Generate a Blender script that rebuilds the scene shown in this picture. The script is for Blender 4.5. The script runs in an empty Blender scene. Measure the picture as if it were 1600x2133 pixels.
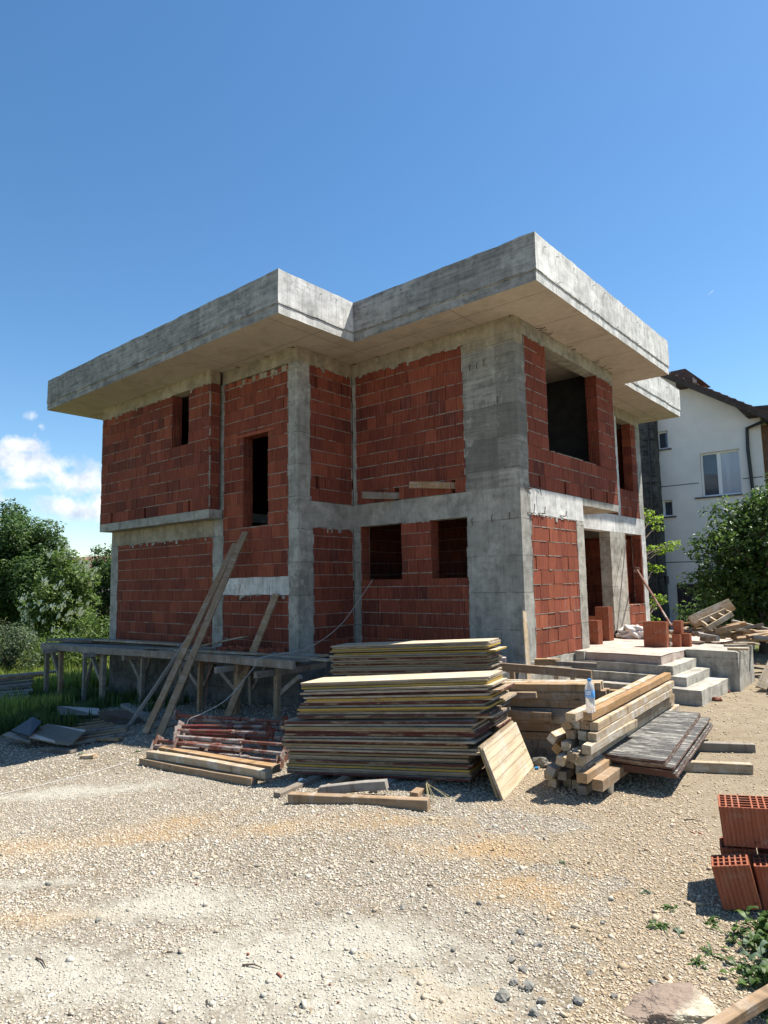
import bpy, math, random
import numpy as np
from mathutils import Vector, Matrix, noise as mnoise
R_ = math.radians
sc = bpy.context.scene
COL = sc.collection
rnd = random.Random(7)
RNG = np.random.default_rng(11)
ORD = ('first second third fourth fifth sixth seventh eighth ninth tenth eleventh twelfth thirteenth fourteenth fifteenth sixteenth '
       'seventeenth eighteenth nineteenth twentieth twenty-first twenty-second twenty-third twenty-fourth twenty-fifth twenty-sixth '
       'twenty-seventh twenty-eighth twenty-ninth thirtieth thirty-first thirty-second thirty-third thirty-fourth thirty-fifth '
       'thirty-sixth thirty-seventh thirty-eighth thirty-ninth fortieth').split()

# ------------------------------------------------------------------ camera frame (metres; z=0 is the house floor level)
CAM = np.array([5.343, -9.833, 1.311]); FPX = 1371.645
YAW, PITCH, ROLL = .704, .107, -.018
def cam_axes():
    cy, sy, cp, sp = math.cos(YAW), math.sin(YAW), math.cos(PITCH), math.sin(PITCH)
    F = np.array([-sy*cp, cy*cp, sp]); R = np.array([cy, sy, 0.]); U = np.cross(R, F)
    cr, sr = math.cos(ROLL), math.sin(ROLL)
    return cr*R + sr*U, -sr*R + cr*U, F
CR, CU, CF = cam_axes()
def ray(u, v): return CF + CR*(u-800)/FPX - CU*(v-1066.5)/FPX
def atz(u, v, z):
    d = ray(u, v); return Vector(CAM + d*((z-CAM[2])/d[2]))
def aty(u, v, y):
    d = ray(u, v); return Vector(CAM + d*((y-CAM[1])/d[1]))
def gz(x, y):
    z = -.68 - .062*min(max(-x-.5, 0), 11.5)
    z -= .22*min(max((1.2-x)/2, 0), 1)*min(max((-2.6-y)/2, 0), 1)*min(max((y+11)/4, .35), 1)
    if y > 12: z += min((y-12)*.004, .3)
    z += .025*mnoise.noise(Vector((x*.5, y*.5, 3.1))) + .008*mnoise.noise(Vector((x*2.1, y*2.1, 7.7)))
    return z
def atg(u, v, dz=0):
    p = atz(u, v, -.7)
    for _ in range(8): p = atz(u, v, gz(p.x, p.y)+dz)
    return p

# ------------------------------------------------------------------ objects
def tag(o, label=None, cat=None, group=None, kind=None):
    if label: o['label'] = label
    if cat: o['category'] = cat
    if group: o['group'] = group
    if kind or cat: o['kind'] = kind or 'thing'
    return o
def empty(name, loc, label, cat, group=None):
    o = bpy.data.objects.new(name, None); COL.objects.link(o); o.location = loc
    o.empty_display_size = .2
    return tag(o, label, cat, group)
def link(name, me, parent=None, world=True):
    o = bpy.data.objects.new(name, me); COL.objects.link(o)
    if parent is not None:
        o.parent = parent
        if world: o.location = -Vector(parent.location)
    return o
def npmesh(name, V, F, mats, midx=None, smooth=False, col=None):
    V = np.asarray(V, np.float32); F = np.asarray(F, np.int32); k = F.shape[1]
    me = bpy.data.meshes.new(name)
    me.vertices.add(len(V)); me.vertices.foreach_set('co', V.ravel())
    me.loops.add(F.size); me.loops.foreach_set('vertex_index', F.ravel())
    me.polygons.add(len(F)); me.polygons.foreach_set('loop_start', np.arange(0, F.size, k, dtype=np.int32))
    if smooth: me.polygons.foreach_set('use_smooth', np.ones(len(F), bool))
    for m in mats: me.materials.append(m)
    if midx is not None: me.polygons.foreach_set('material_index', np.asarray(midx, np.int32))
    if col is not None:
        a = me.attributes.new('bcol', 'FLOAT_COLOR', 'POINT'); a.data.foreach_set('color', np.asarray(col, np.float32).ravel())
    me.update(); me.validate()
    return me
class MB:
    def __init__(s): s.v = []; s.f = []; s.m = []; s.c = []; s.col = (.5, .5, .5, 1)
    def add(s, vs, fs, m=0):
        b = len(s.v); s.v += [tuple(p) for p in vs]; s.c += [s.col]*len(vs)
        for f in fs: s.f.append(tuple(b+i for i in f)); s.m.append(m)
    def box(s, x0, x1, y0, y1, z0, z1, m=0):
        s.add([(x0,y0,z0),(x1,y0,z0),(x1,y1,z0),(x0,y1,z0),(x0,y0,z1),(x1,y0,z1),(x1,y1,z1),(x0,y1,z1)],
              [(0,3,2,1),(4,5,6,7),(0,1,5,4),(1,2,6,5),(2,3,7,6),(3,0,4,7)], m)
    def hexa(s, pts, m=0):
        s.add(pts, [(0,3,2,1),(4,5,6,7),(0,1,5,4),(1,2,6,5),(2,3,7,6),(3,0,4,7)], m)
    def tube(s, pts, rad, n=8, m=0, caps=True):
        pts = [Vector(p) for p in pts]
        if not isinstance(rad, (list, tuple)): rad = [rad]*len(pts)
        b = len(s.v); up = None
        for i, p in enumerate(pts):
            t = (pts[min(i+1, len(pts)-1)]-pts[max(i-1, 0)]).normalized()
            if up is None: up = Vector((0, 0, 1)) if abs(t.z) < .9 else Vector((1, 0, 0))
            a = t.cross(up).normalized(); up = a.cross(t).normalized()
            for k in range(n):
                an = 2*math.pi*k/n; q = p+(a*math.cos(an)+up*math.sin(an))*rad[i]; s.v.append(tuple(q)); s.c.append(s.col)
        for i in range(len(pts)-1):
            for k in range(n):
                k2 = (k+1) % n
                s.f.append((b+i*n+k, b+i*n+k2, b+(i+1)*n+k2, b+(i+1)*n+k)); s.m.append(m)
        if caps:
            s.f.append(tuple(b+k for k in range(n))); s.m.append(m)
            e = b+(len(pts)-1)*n
            s.f.append(tuple(e+n-1-k for k in range(n))); s.m.append(m)
    def cbox(s, x0, x1, y0, y1, z0, z1, step=.12, amp=.004, m=0, mbot=None):
        """box with a fine grid on every face whose points wander a little: cast concrete"""
        lo = (x0, y0, z0); hi = (x1, y1, z1)
        def disp(p):
            q = Vector(p)*3.1; r = Vector(p)*11.
            return (p[0]+amp*(mnoise.noise(q)+.6*mnoise.noise(r)), p[1]+amp*(mnoise.noise(q+Vector((9, 0, 0)))+.6*mnoise.noise(r+Vector((9, 0, 0)))),
                    p[2]+amp*(mnoise.noise(q+Vector((0, 9, 0)))+.6*mnoise.noise(r+Vector((0, 9, 0)))))
        for ax in range(3):
            a, b = [(1, 2), (2, 0), (0, 1)][ax]
            na = max(1, min(80, round((hi[a]-lo[a])/step))); nb = max(1, min(80, round((hi[b]-lo[b])/step)))
            for side in (0, 1):
                vs = []
                for i in range(na+1):
                    for j in range(nb+1):
                        p = [0, 0, 0]; p[ax] = (lo, hi)[side][ax]
                        p[a] = lo[a]+(hi[a]-lo[a])*i/na; p[b] = lo[b]+(hi[b]-lo[b])*j/nb
                        vs.append(disp(p))
                fs = []
                for i in range(na):
                    for j in range(nb):
                        q = (i*(nb+1)+j, (i+1)*(nb+1)+j, (i+1)*(nb+1)+j+1, i*(nb+1)+j+1)
                        fs.append(q if side else q[::-1])
                s.add(vs, fs, mbot if (mbot is not None and ax == 2 and side == 0) else m)
    def mesh(s, name, mats, smooth=False, colattr=False):
        me = bpy.data.meshes.new(name); me.from_pydata(s.v, [], s.f)
        for mm in (mats if isinstance(mats, (list, tuple)) else [mats]): me.materials.append(mm)
        me.polygons.foreach_set('material_index', np.array(s.m, np.int32))
        if smooth: me.polygons.foreach_set('use_smooth', np.ones(len(s.f), bool))
        if colattr:
            a = me.attributes.new('bcol', 'FLOAT_COLOR', 'POINT'); a.data.foreach_set('color', np.array(s.c, np.float32).ravel())
        me.update(); return me
    def build(s, name, mats, parent=None, smooth=False, colattr=False):
        return link(name, s.mesh(name, mats, smooth, colattr), parent)

# ------------------------------------------------------------------ materials
class NT:
    def __init__(s, name, rough=.85, spec=.3):
        s.m = bpy.data.materials.new(name); s.m.use_nodes = True; s.t = s.m.node_tree; s.b = s.t.nodes['Principled BSDF']
        s.b.inputs['Roughness'].default_value = rough; s.b.inputs['Specular IOR Level'].default_value = spec
        s.tc = s.t.nodes.new('ShaderNodeTexCoord'); s.obj = s.tc.outputs['Object']; s.nrm = None
    def n(s, kind, **kw):
        nd = s.t.nodes.new(kind)
        for k, v in kw.items(): setattr(nd, k, v)
        return nd
    def L(s, a, b): s.t.links.new(a, b)
    def put(s, sock, v):
        if hasattr(v, 'is_output'): s.L(v, sock)
        else: sock.default_value = v
    def math(s, op, a, b=0., c=0., clamp=False):
        nd = s.n('ShaderNodeMath', operation=op, use_clamp=clamp)
        s.put(nd.inputs[0], a); s.put(nd.inputs[1], b); s.put(nd.inputs[2], c); return nd.outputs[0]
    def map(s, scale=(1, 1, 1), rot=(0, 0, 0), loc=(0, 0, 0), src=None):
        nd = s.n('ShaderNodeMapping'); s.L(src or s.obj, nd.inputs[0])
        nd.inputs['Location'].default_value = loc; nd.inputs['Rotation'].default_value = rot; nd.inputs['Scale'].default_value = scale
        return nd.outputs[0]
    def noise(s, scale=5, detail=4, rough=.6, vec=None, dist=0.):
        nd = s.n('ShaderNodeTexNoise'); s.L(vec or s.obj, nd.inputs['Vector'])
        nd.inputs['Scale'].default_value = scale; nd.inputs['Detail'].default_value = detail; nd.inputs['Roughness'].default_value = rough
        nd.inputs['Distortion'].default_value = dist; return nd.outputs['Fac']
    def voro(s, scale=5, vec=None, feature='F1', out='Distance', rnd_=1.):
        nd = s.n('ShaderNodeTexVoronoi', feature=feature); s.L(vec or s.obj, nd.inputs['Vector'])
        nd.inputs['Scale'].default_value = scale; nd.inputs['Randomness'].default_value = rnd_; return nd.outputs[out]
    def ramp(s, fac, pts, interp='LINEAR'):
        nd = s.n('ShaderNodeValToRGB'); s.L(fac, nd.inputs[0]); e = nd.color_ramp.elements; nd.color_ramp.interpolation = interp
        while len(e) < len(pts): e.new(.5)
        for k, (p, c) in enumerate(pts):
            e[k].position = p; e[k].color = (c[0], c[1], c[2], 1) if isinstance(c, (tuple, list)) else (c, c, c, 1)
        return nd.outputs[0]
    def mix(s, fac, a, b, mode='MIX'):
        nd = s.n('ShaderNodeMix', data_type='RGBA', blend_type=mode, clamp_factor=True)
        s.put(nd.inputs['Factor'], fac)
        for k, v in ((6, a), (7, b)):
            if hasattr(v, 'is_output'): s.L(v, nd.inputs[k])
            else: nd.inputs[k].default_value = (v[0], v[1], v[2], 1)
        return nd.outputs[2]
    def rand(s): return s.n('ShaderNodeObjectInfo').outputs['Random']
    def island(s): return s.n('ShaderNodeNewGeometry').outputs['Random Per Island']
    def objrand_vec(s, amount=40.):
        """object coordinates shifted by a per-object amount so that no two copies carry the same grain"""
        nd = s.n('ShaderNodeVectorMath', operation='MULTIPLY_ADD')
        cb = s.n('ShaderNodeCombineXYZ'); r = s.rand()
        s.L(s.math('MULTIPLY', r, amount), cb.inputs[0]); s.L(s.math('MULTIPLY', r, amount*1.7), cb.inputs[1]); s.L(s.math('MULTIPLY', r, amount*.6), cb.inputs[2])
        s.L(s.obj, nd.inputs[0]); nd.inputs[1].default_value = (1, 1, 1); s.L(cb.outputs[0], nd.inputs[2]); return nd.outputs[0]
    def col(s, v): s.put(s.b.inputs['Base Color'], v if hasattr(v, 'is_output') else (v[0], v[1], v[2], 1))
    def bump(s, h, strength=.4, dist=.01):
        nd = s.n('ShaderNodeBump'); s.put(nd.inputs['Height'], h); nd.inputs['Strength'].default_value = strength; nd.inputs['Distance'].default_value = dist
        if s.nrm is not None: s.L(s.nrm, nd.inputs['Normal'])
        s.nrm = nd.outputs[0]; s.L(s.nrm, s.b.inputs['Normal'])
    def sxy(s):
        sep = s.n('ShaderNodeSeparateXYZ'); s.L(s.obj, sep.inputs[0])
        return s.math('ADD', sep.outputs[0], sep.outputs[1]), sep

def M_concrete(name, dark, light, boards=0., band=0., warm=None, drips=.5, rough_cast=.5):
    k = NT(name, .9, .2)
    big = k.noise(.9, 6, .65); med = k.noise(5, 6, .65); fine = k.noise(60, 3, .6)
    u, sep = k.sxy()
    cb = k.n('ShaderNodeCombineXYZ'); k.L(u, cb.inputs[0]); k.L(sep.outputs[2], cb.inputs[2])
    st = k.noise(1, 5, .7, vec=k.map((9, 9, .55), src=cb.outputs[0]), dist=.2)
    hz = k.noise(1, 5, .7, vec=k.map((1.1, 1.1, 16), src=cb.outputs[0]))
    f = k.math('ADD', k.math('MULTIPLY', big, .35), k.math('MULTIPLY', med, .65))
    f = k.math('ADD', f, k.math('MULTIPLY', k.math('SUBTRACT', st, .5), drips*.55))
    f = k.math('ADD', f, k.math('MULTIPLY', k.math('SUBTRACT', hz, .5), .12+boards*.7))
    f = k.math('ADD', f, k.math('MULTIPLY', k.math('SUBTRACT', fine, .5), .22))
    mid = tuple((a+b)/2*.98 for a, b in zip(dark, light))
    c = k.ramp(f, [(.28, tuple(x*.85 for x in dark)), (.39, dark), (.50, mid), (.66, light)])
    def blk(sock, size, off):
        q = k.math('DIVIDE', k.math('ADD', sock, off), size); fr = k.math('ABSOLUTE', k.math('SUBTRACT', k.math('FRACT', q), .5)); return k.math('FLOOR', q), fr
    bz_, fz_ = blk(k.math('ADD', sep.outputs[2], k.math('MULTIPLY', k.math('SUBTRACT', med, .5), .03)), .56 if band else .62, .13); bu_, fu_ = blk(u, 1.9, .4)
    wn = k.n('ShaderNodeTexWhiteNoise', noise_dimensions='2D'); cw = k.n('ShaderNodeCombineXYZ'); k.L(bz_, cw.inputs[0]); k.L(bu_, cw.inputs[1]); k.L(cw.outputs[0], wn.inputs['Vector'])
    c = k.mix(k.math('MULTIPLY', k.math('SUBTRACT', 1., wn.outputs['Value']), .32+.9*band), c, tuple(x*(.72-.2*band) for x in dark))
    seam = k.math('MULTIPLY', k.math('GREATER_THAN', fz_, .487), k.ramp(k.noise(3.3, 3), [(.40, 0), (.55, 1)]))
    c = k.mix(k.math('MULTIPLY', seam, .6), c, tuple(x*.35 for x in dark))
    if False:   # pours of different shutter boards, one above the other
        bz = k.math('SINE', k.math('ADD', k.math('MULTIPLY', sep.outputs[2], 2*math.pi/1.12), .4))
        bm = k.ramp(k.math('ADD', bz, k.math('MULTIPLY', k.math('SUBTRACT', med, .5), .5)), [(.45, 0), (.55, 1)])
        c = k.mix(k.math('MULTIPLY', bm, band), c, k.mix(hz, tuple(x*.42 for x in dark), tuple(x*.62 for x in light)))
    pits = k.voro(22); pm = k.ramp(pits, [(.05, 1), (.09, 0)]); pk = k.math('MULTIPLY', pm, k.ramp(k.noise(2.5, 3), [(.52, 0), (.62, 1)]))
    patch = k.ramp(k.noise(1.15, 6, .8), [(.56, 0), (.61, 1)]); c = k.mix(k.math('MULTIPLY', patch, .5), c, tuple(x*1.08 for x in light))
    c = k.mix(k.math('MULTIPLY', pk, .7), c, tuple(x*.35 for x in dark))
    dk = k.ramp(k.noise(1, 4, .7, vec=k.map((26, 26, 1.1), src=cb.outputs[0])), [(.58, 0), (.66, 1)])
    c = k.mix(k.math('MULTIPLY', k.math('MULTIPLY', dk, k.ramp(k.noise(1.7, 3), [(.45, 0), (.6, 1)])), drips), c, tuple(x*.4 for x in dark))
    if warm: c = k.mix(k.ramp(k.noise(.7, 4), [(.4, 0), (.65, .7)]), c, warm)
    k.col(c)
    k.bump(f, .35, .02); k.bump(fine, .35*rough_cast+.1, .006); k.bump(k.math('SUBTRACT', 1., pk), .5, .006)
    return k.m
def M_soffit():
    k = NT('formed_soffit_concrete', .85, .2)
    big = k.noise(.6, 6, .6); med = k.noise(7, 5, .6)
    c = k.ramp(k.math('ADD', k.math('MULTIPLY', big, .6), k.math('MULTIPLY', med, .4)), [(.3, (.36, .315, .265)), (.7, (.55, .49, .42))])  # warm tone paints in light bounced up from the ground
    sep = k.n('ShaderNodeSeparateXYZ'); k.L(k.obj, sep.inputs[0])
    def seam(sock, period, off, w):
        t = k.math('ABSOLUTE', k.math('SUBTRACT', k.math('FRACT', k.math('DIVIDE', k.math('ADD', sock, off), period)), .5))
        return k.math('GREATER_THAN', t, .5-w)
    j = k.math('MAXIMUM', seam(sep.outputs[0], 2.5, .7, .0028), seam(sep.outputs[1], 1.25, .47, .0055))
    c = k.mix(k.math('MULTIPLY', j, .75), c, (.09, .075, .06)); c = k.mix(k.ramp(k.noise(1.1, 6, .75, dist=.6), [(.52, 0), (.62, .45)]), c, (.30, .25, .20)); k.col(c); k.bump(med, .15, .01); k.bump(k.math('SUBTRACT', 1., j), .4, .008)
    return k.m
def M_brick(name='hollow_clay_brick', tone=1., dusty=.5):
    k = NT(name, .9, .15)
    at = k.n('ShaderNodeAttribute', attribute_name='bcol'); sp = k.n('ShaderNodeSeparateColor'); k.L(at.outputs['Color'], sp.inputs[0])
    u, sep = k.sxy(); cb = k.n('ShaderNodeCombineXYZ'); k.L(u, cb.inputs[0]); k.L(sep.outputs[2], cb.inputs[2])
    base = k.ramp(sp.outputs[0], [(0, (.11*tone, .034*tone, .028*tone)), (.3, (.205*tone, .052*tone, .033*tone)), (.65, (.275*tone, .074*tone, .041*tone)), (1, (.37*tone, .112*tone, .056*tone))])
    rb_ = k.math('MULTIPLY', k.ramp(k.math('SINE', k.math('MULTIPLY', u, 2*math.pi/.045)), [(.55, 0), (.95, 1)]), sp.outputs[1]); nz = k.noise(3, 5, .65); fn = k.noise(45, 3)  # rib lines darkened in the colour, standing in for groove shade
    st = k.noise(1, 5, .7, vec=k.map((36, 36, 2.2), src=cb.outputs[0]))
    c = k.mix(k.ramp(nz, [(.35, 0), (.75, .5)]), base, (.13*tone, .034*tone, .022*tone))
    c = k.mix(k.ramp(st, [(.48, 0), (.64, .5)]), c, (.34*tone, .115*tone, .06*tone)); c = k.mix(k.ramp(st, [(.33, .5), (.45, 0)]), c, (.06*tone, .025*tone, .02*tone)); c = k.mix(k.math('MULTIPLY', rb_, .16), c, (.07*tone, .026*tone, .02*tone))
    w = k.math('MULTIPLY', k.ramp(k.noise(1, 4, .6, vec=k.map((30, 30, .8), src=cb.outputs[0])), [(.6, 0), (.72, 1)]), k.ramp(k.noise(.8, 3), [(.5, 0), (.62, 1)]))
    c = k.mix(k.math('MULTIPLY', w, dusty), c, (.36, .30, .27))
    c = k.mix(k.ramp(k.noise(1.3, 5, .7), [(.55, 0), (.8, .35)]), c, (.05, .022, .018))
    k.col(c)
    rib = k.math('SINE', k.math('MULTIPLY', u, 2*math.pi/.034))
    rb = k.math('MULTIPLY', k.math('POWER', k.math('ADD', k.math('MULTIPLY', rib, .5), .5), 3.), sp.outputs[1])
    k.bump(rb, 1., .014); k.bump(fn, .3, .004); k.bump(st, .3, .006)
    return k.m
def M_simple(name, color, rough=.7, spec=.3, var=.25, scale=6, bump=.15, metal=0.):
    k = NT(name, rough, spec); n = k.noise(scale, 5, .6)
    k.col(k.ramp(n, [(.25, tuple(x*(1-var) for x in color)), (.75, tuple(min(1, x*(1+var)) for x in color))]))
    if bump: k.bump(n, bump, .01)
    k.b.inputs['Metallic'].default_value = metal
    return k.m
def M_wood(name, a, b, grey=.3, cement=.15, rough=.85, endc=None):
    """sawn timber: grain along local x, tone differs from piece to piece"""
    k = NT(name, rough, .2); v = k.objrand_vec()
    g = k.noise(1, 6, .65, vec=k.map((1.6, 28, 28), src=v), dist=.6); g2 = k.noise(1, 3, .5, vec=k.map((3, 90, 90), src=v)); bl = k.noise(1.8, 4, .6, vec=v)
    r = k.rand()
    base = k.mix(r, a, b)
    c = k.mix(k.ramp(g, [(.35, 0), (.7, .75)]), base, tuple(x*.42 for x in a))
    gm = k.math('ADD', k.math('MULTIPLY', k.math('FRACT', k.math('MULTIPLY', r, 7.3)), grey), k.math('MULTIPLY', k.ramp(bl, [(.35, 0), (.7, 1)]), grey))
    c = k.mix(gm, c, k.mix(g, (.32, .29, .25), (.16, .145, .125)))
    kn = k.voro(1, vec=k.map((2.2, 9, 9), src=v)); c = k.mix(k.ramp(kn, [(.05, .8), (.11, 0)]), c, (.05, .028, .015))
    ce = k.math('MULTIPLY', k.ramp(k.noise(5, 6, .75, vec=v), [(.58-.25*cement, 0), (.66-.2*cement, 1)]), min(1, cement*2.2))
    c = k.mix(ce, c, (.47, .44, .39))
    c = k.mix(k.ramp(k.noise(2.6, 5, .7, vec=v), [(.6, 0), (.8, .55)]), c, (.055, .045, .035))
    xs = k.noise(1, 4, .7, vec=k.map((9, 1.2, 1.2), src=v)); c = k.mix(k.ramp(xs, [(.56, 0), (.68, .5)]), c, (.40, .355, .30)); c = k.mix(k.ramp(xs, [(.32, .55), (.44, 0)]), c, (.10, .065, .04))
    k.col(c); k.bump(g, .6, .007); k.bump(g2, .4, .003); k.bump(ce, .3, .003)
    return k.m
def M_chipped(name, paint, under, amount=.5, scale=9):
    k = NT(name, .8, .2); v = k.objrand_vec()
    n = k.noise(scale, 6, .72, vec=k.map((.35, 1, 1), src=v)); g = k.noise(1, 5, .6, vec=k.map((4, 60, 60), src=v))
    r = k.rand(); u = k.mix(g, under, tuple(x*.4 for x in under))
    p = k.mix(k.noise(4, 4, vec=v), paint, tuple(x*.55 for x in paint))
    c = k.mix(k.ramp(n, [(amount-.05, 0), (amount+.05, 1)]), p, u); c = k.mix(k.ramp(k.noise(3, 5, .7, vec=v), [(.6, 0), (.75, .6)]), c, (.06, .05, .04))
    k.col(c); k.bump(n, .35, .004); k.bump(g, .4, .003)
    return k.m
def M_panelface(name, light, dark, lines=.09):
    k = NT(name, .85, .2); v = k.objrand_vec()
    sep = k.n('ShaderNodeSeparateXYZ'); k.L(k.obj, sep.inputs[0])
    t = k.math('FRACT', k.math('DIVIDE', sep.outputs[1], lines)); ln = k.math('LESS_THAN', t, .045)
    g = k.noise(1, 6, .7, vec=k.map((1.5, 24, 24), src=v), dist=.5); n = k.noise(3.2, 6, .7, vec=v)
    c = k.mix(k.ramp(g, [(.4, 0), (.75, .8)]), light, dark)
    c = k.mix(k.ramp(n, [(.5, 0), (.7, .7)]), c, (.46, .44, .39))
    pk = k.ramp(k.noise(1, 4, .7, vec=k.map((9, 40, 40), src=v)), [(.62, 0), (.68, 1)])
    c = k.mix(k.math('MULTIPLY', pk, .8), c, tuple(x*.35 for x in dark)); c = k.mix(k.math('MULTIPLY', ln, .75), c, (.06, .045, .03))
    k.col(c); k.bump(g, .35, .004); k.bump(k.math('SUBTRACT', 1., ln), .5, .004)
    return k.m
def M_film():
    k = NT('dark_film_face', .42, .45); v = k.obj
    st = k.noise(1, 5, .75, vec=k.map((3.2, 24, 1), src=v), dist=1.8); n = k.noise(3, 5, .7); row = k.noise(1, 2, .5, vec=k.map((1.1, 7, 1), src=v), dist=.8)
    c = k.mix(k.ramp(n, [(.35, 0), (.7, 1)]), (.028, .027, .027), (.09, .085, .08))
    m = k.math('MULTIPLY', k.ramp(st, [(.50, 0), (.60, .8)]), k.ramp(row, [(.40, .2), (.52, 1)]))
    c = k.mix(m, c, (.46, .43, .36)); k.col(c); k.L(k.math('ADD', k.math('MULTIPLY', m, .35), .45), k.b.inputs['Roughness']); k.bump(st, .15, .003)
    return k.m
def M_rust(name, paint, rustmix=.5, cement=.2):
    k = NT(name, .65, .4); v = k.objrand_vec()
    n = k.noise(7, 6, .7, vec=v); n2 = k.noise(3, 5, .7, vec=v)
    c = k.mix(k.ramp(n, [(.35+.3*(1-rustmix), 0), (.5+.3*(1-rustmix), 1)]), paint, k.mix(k.noise(40, 3, vec=v), (.09, .032, .018), (.17, .075, .045)))
    c = k.mix(k.ramp(n2, [(.62-.35*cement, 0), (.68-.3*cement, .9)]), c, (.30, .26, .23)); k.col(c); k.bump(n, .3, .004)
    return k.m
def M_leaf(name, a, b, trans=.35, rough=.55):
    k = NT(name, rough, .35); r = k.island()
    k.col(k.mix(r, a, b))
    tr = k.n('ShaderNodeBsdfTranslucent'); k.L(k.mix(r, tuple(x*1.5 for x in a), tuple(x*1.7 for x in b)), tr.inputs[0])
    mx = k.n('ShaderNodeMixShader'); mx.inputs[0].default_value = trans; k.L(k.b.outputs[0], mx.inputs[1]); k.L(tr.outputs[0], mx.inputs[2])
    k.L(mx.outputs[0], k.t.nodes['Material Output'].inputs[0]); return k.m

m_con = M_concrete('cast_concrete', (.205, .196, .17), (.42, .405, .355), drips=.6)
m_con_band = M_concrete('shuttered_pillar_concrete', (.19, .181, .155), (.41, .395, .345), band=.55, boards=.95, drips=.6)
m_con_light = M_concrete('pale_roof_concrete', (.40, .395, .37), (.74, .725, .68), boards=.12, drips=1.)  # paler tone also paints in sun on the right-facing roof edges
m_con_board_shade = M_concrete('shaded_board_marked_roof_concrete', (.16, .157, .147), (.38, .375, .35), boards=.9, drips=.4)  # board marks; the darker base tone carries the shade of the front edges
m_room_shade = M_simple('room_wall_shade_tone', (.05, .05, .05), .95, .1, .3, 3, .3)  # near-black tone stands in for the dark of the room
m_con_warm = M_concrete('yellowish_beam_concrete', (.22, .19, .14), (.42, .37, .28), drips=.5)
m_con_step = M_concrete('step_concrete', (.21, .195, .16), (.50, .465, .395), drips=.5, rough_cast=1.4)
m_con_dark = M_concrete('plinth_concrete', (.07, .07, .065), (.20, .195, .185), drips=.5)
m_soffit = M_soffit()
m_brick = M_brick()
m_brick_new = M_brick('fresh_hollow_clay_brick', 1.35, .1)
m_mortar = M_simple('mortar', (.255, .225, .19), .95, .1, .35, 25, .4)
m_wood = M_wood('sawn_timber', (.36, .22, .105), (.30, .20, .115), .22, .12)
m_wood_pale = M_wood('bleached_timber', (.46, .33, .19), (.43, .34, .225), .16, .3)
m_wood_fresh = M_wood('fresh_orange_timber', (.36, .205, .085), (.40, .25, .115), .14, .1)
m_wood_grey = M_wood('weathered_grey_timber', (.20, .15, .105), (.25, .215, .175), .85, .1)
m_wood_dark = M_wood('dark_stained_timber', (.10, .07, .05), (.15, .11, .08), .5, .06)
m_face = M_panelface('formwork_face_wood', (.50, .41, .28), (.26, .19, .115))
m_facedark = M_panelface('stained_formwork_face', (.30, .22, .14), (.10, .07, .045))
m_edge_y = M_chipped('yellow_painted_edge', (.44, .29, .06), (.33, .265, .20), .62)
m_edge_w = M_chipped('bare_wood_edge', (.30, .235, .17), (.44, .37, .285), .5)
m_edge_o = M_chipped('olive_worn_edge', (.29, .225, .125), (.32, .25, .185), .58)
m_edge_d = M_chipped('dark_red_worn_edge', (.12, .035, .03), (.33, .24, .16), .56)
m_film = M_film(); m_filmedge = M_chipped('film_panel_edge', (.15, .075, .055), (.36, .27, .19), .56)
m_red = M_rust('red_painted_steel', (.15, .018, .016), .85, .12)
m_rust = M_rust('rusty_steel', (.17, .05, .035), .8, .35)
m_cemsteel = M_rust('cement_crusted_steel', (.16, .085, .07), .7, .5)
m_black = M_simple('black_plastic', (.012, .012, .013), .4, .5, .2, 8, 0)
m_stucco = M_simple('white_stucco', (.72, .70, .665), .9, .2, .09, 1.2, .12)
m_white = M_simple('white_window_frame', (.78, .79, .79), .4, .4, .04, 3, 0)
m_tile = M_simple('dark_roof_tile', (.10, .055, .04), .8, .3, .5, 5, .4)
m_eave = M_simple('dark_eave_board', (.055, .042, .036), .8, .3, .5, 9, .3)
m_dkwood = M_simple('brown_balcony_board', (.15, .085, .055), .8, .2, .4, 5, .3)
m_plastic = M_simple('crumpled_white_sack', (.66, .62, .57), .7, .3, .2, 9, .5)
m_cable = M_simple('grey_cable', (.42, .40, .37), .6, .3, .15, 5, 0)
m_string = M_simple('red_string', (.33, .085, .06), .8, .2, .2, 5, 0)
m_rebar = M_simple('rebar', (.055, .035, .028), .8, .3, .3, 30, 0)
k = NT('window_glass', .06, .8); k.col(k.mix(k.noise(1.2, 3), (.03, .04, .055), (.09, .11, .14))); m_glass = k.m
k = NT('curtain_behind_glass', .12, .6); k.col(k.mix(k.ramp(k.noise(1, 3, .5, vec=k.map((4, 4, .4))), [(.3, 0), (.7, 1)]), (.34, .38, .44), (.50, .53, .58))); m_curtain = k.m

# ------------------------------------------------------------------ world: Nishita sky with a bank of cumulus low in the left
SUNV = Vector((.30, .45, 1.)).normalized()
SUN_EL = math.asin(SUNV.z); SUN_AZ = math.atan2(SUNV.x, SUNV.y)     # azimuth from +y towards +x
w = bpy.data.worlds.new('World'); sc.world = w; w.use_nodes = True; nt = w.node_tree
bg = nt.nodes['Background']; bg.inputs['Strength'].default_value = .088
sky = nt.nodes.new('ShaderNodeTexSky'); sky.sky_type = 'NISHITA'; sky.sun_disc = False
sky.sun_elevation = SUN_EL; sky.sun_rotation = SUN_AZ; sky.altitude = 300; sky.air_density = 1.0; sky.dust_density = .35; sky.ozone_density = 1.0
tc = nt.nodes.new('ShaderNodeTexCoord')
def wmath(op, a, b=0., c=0., clamp=False):
    nd = nt.nodes.new('ShaderNodeMath'); nd.operation = op; nd.use_clamp = clamp
    for i, v in enumerate((a, b, c)):
        if hasattr(v, 'is_output'): nt.links.new(v, nd.inputs[i])
        else: nd.inputs[i].default_value = v
    return nd.outputs[0]
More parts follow.
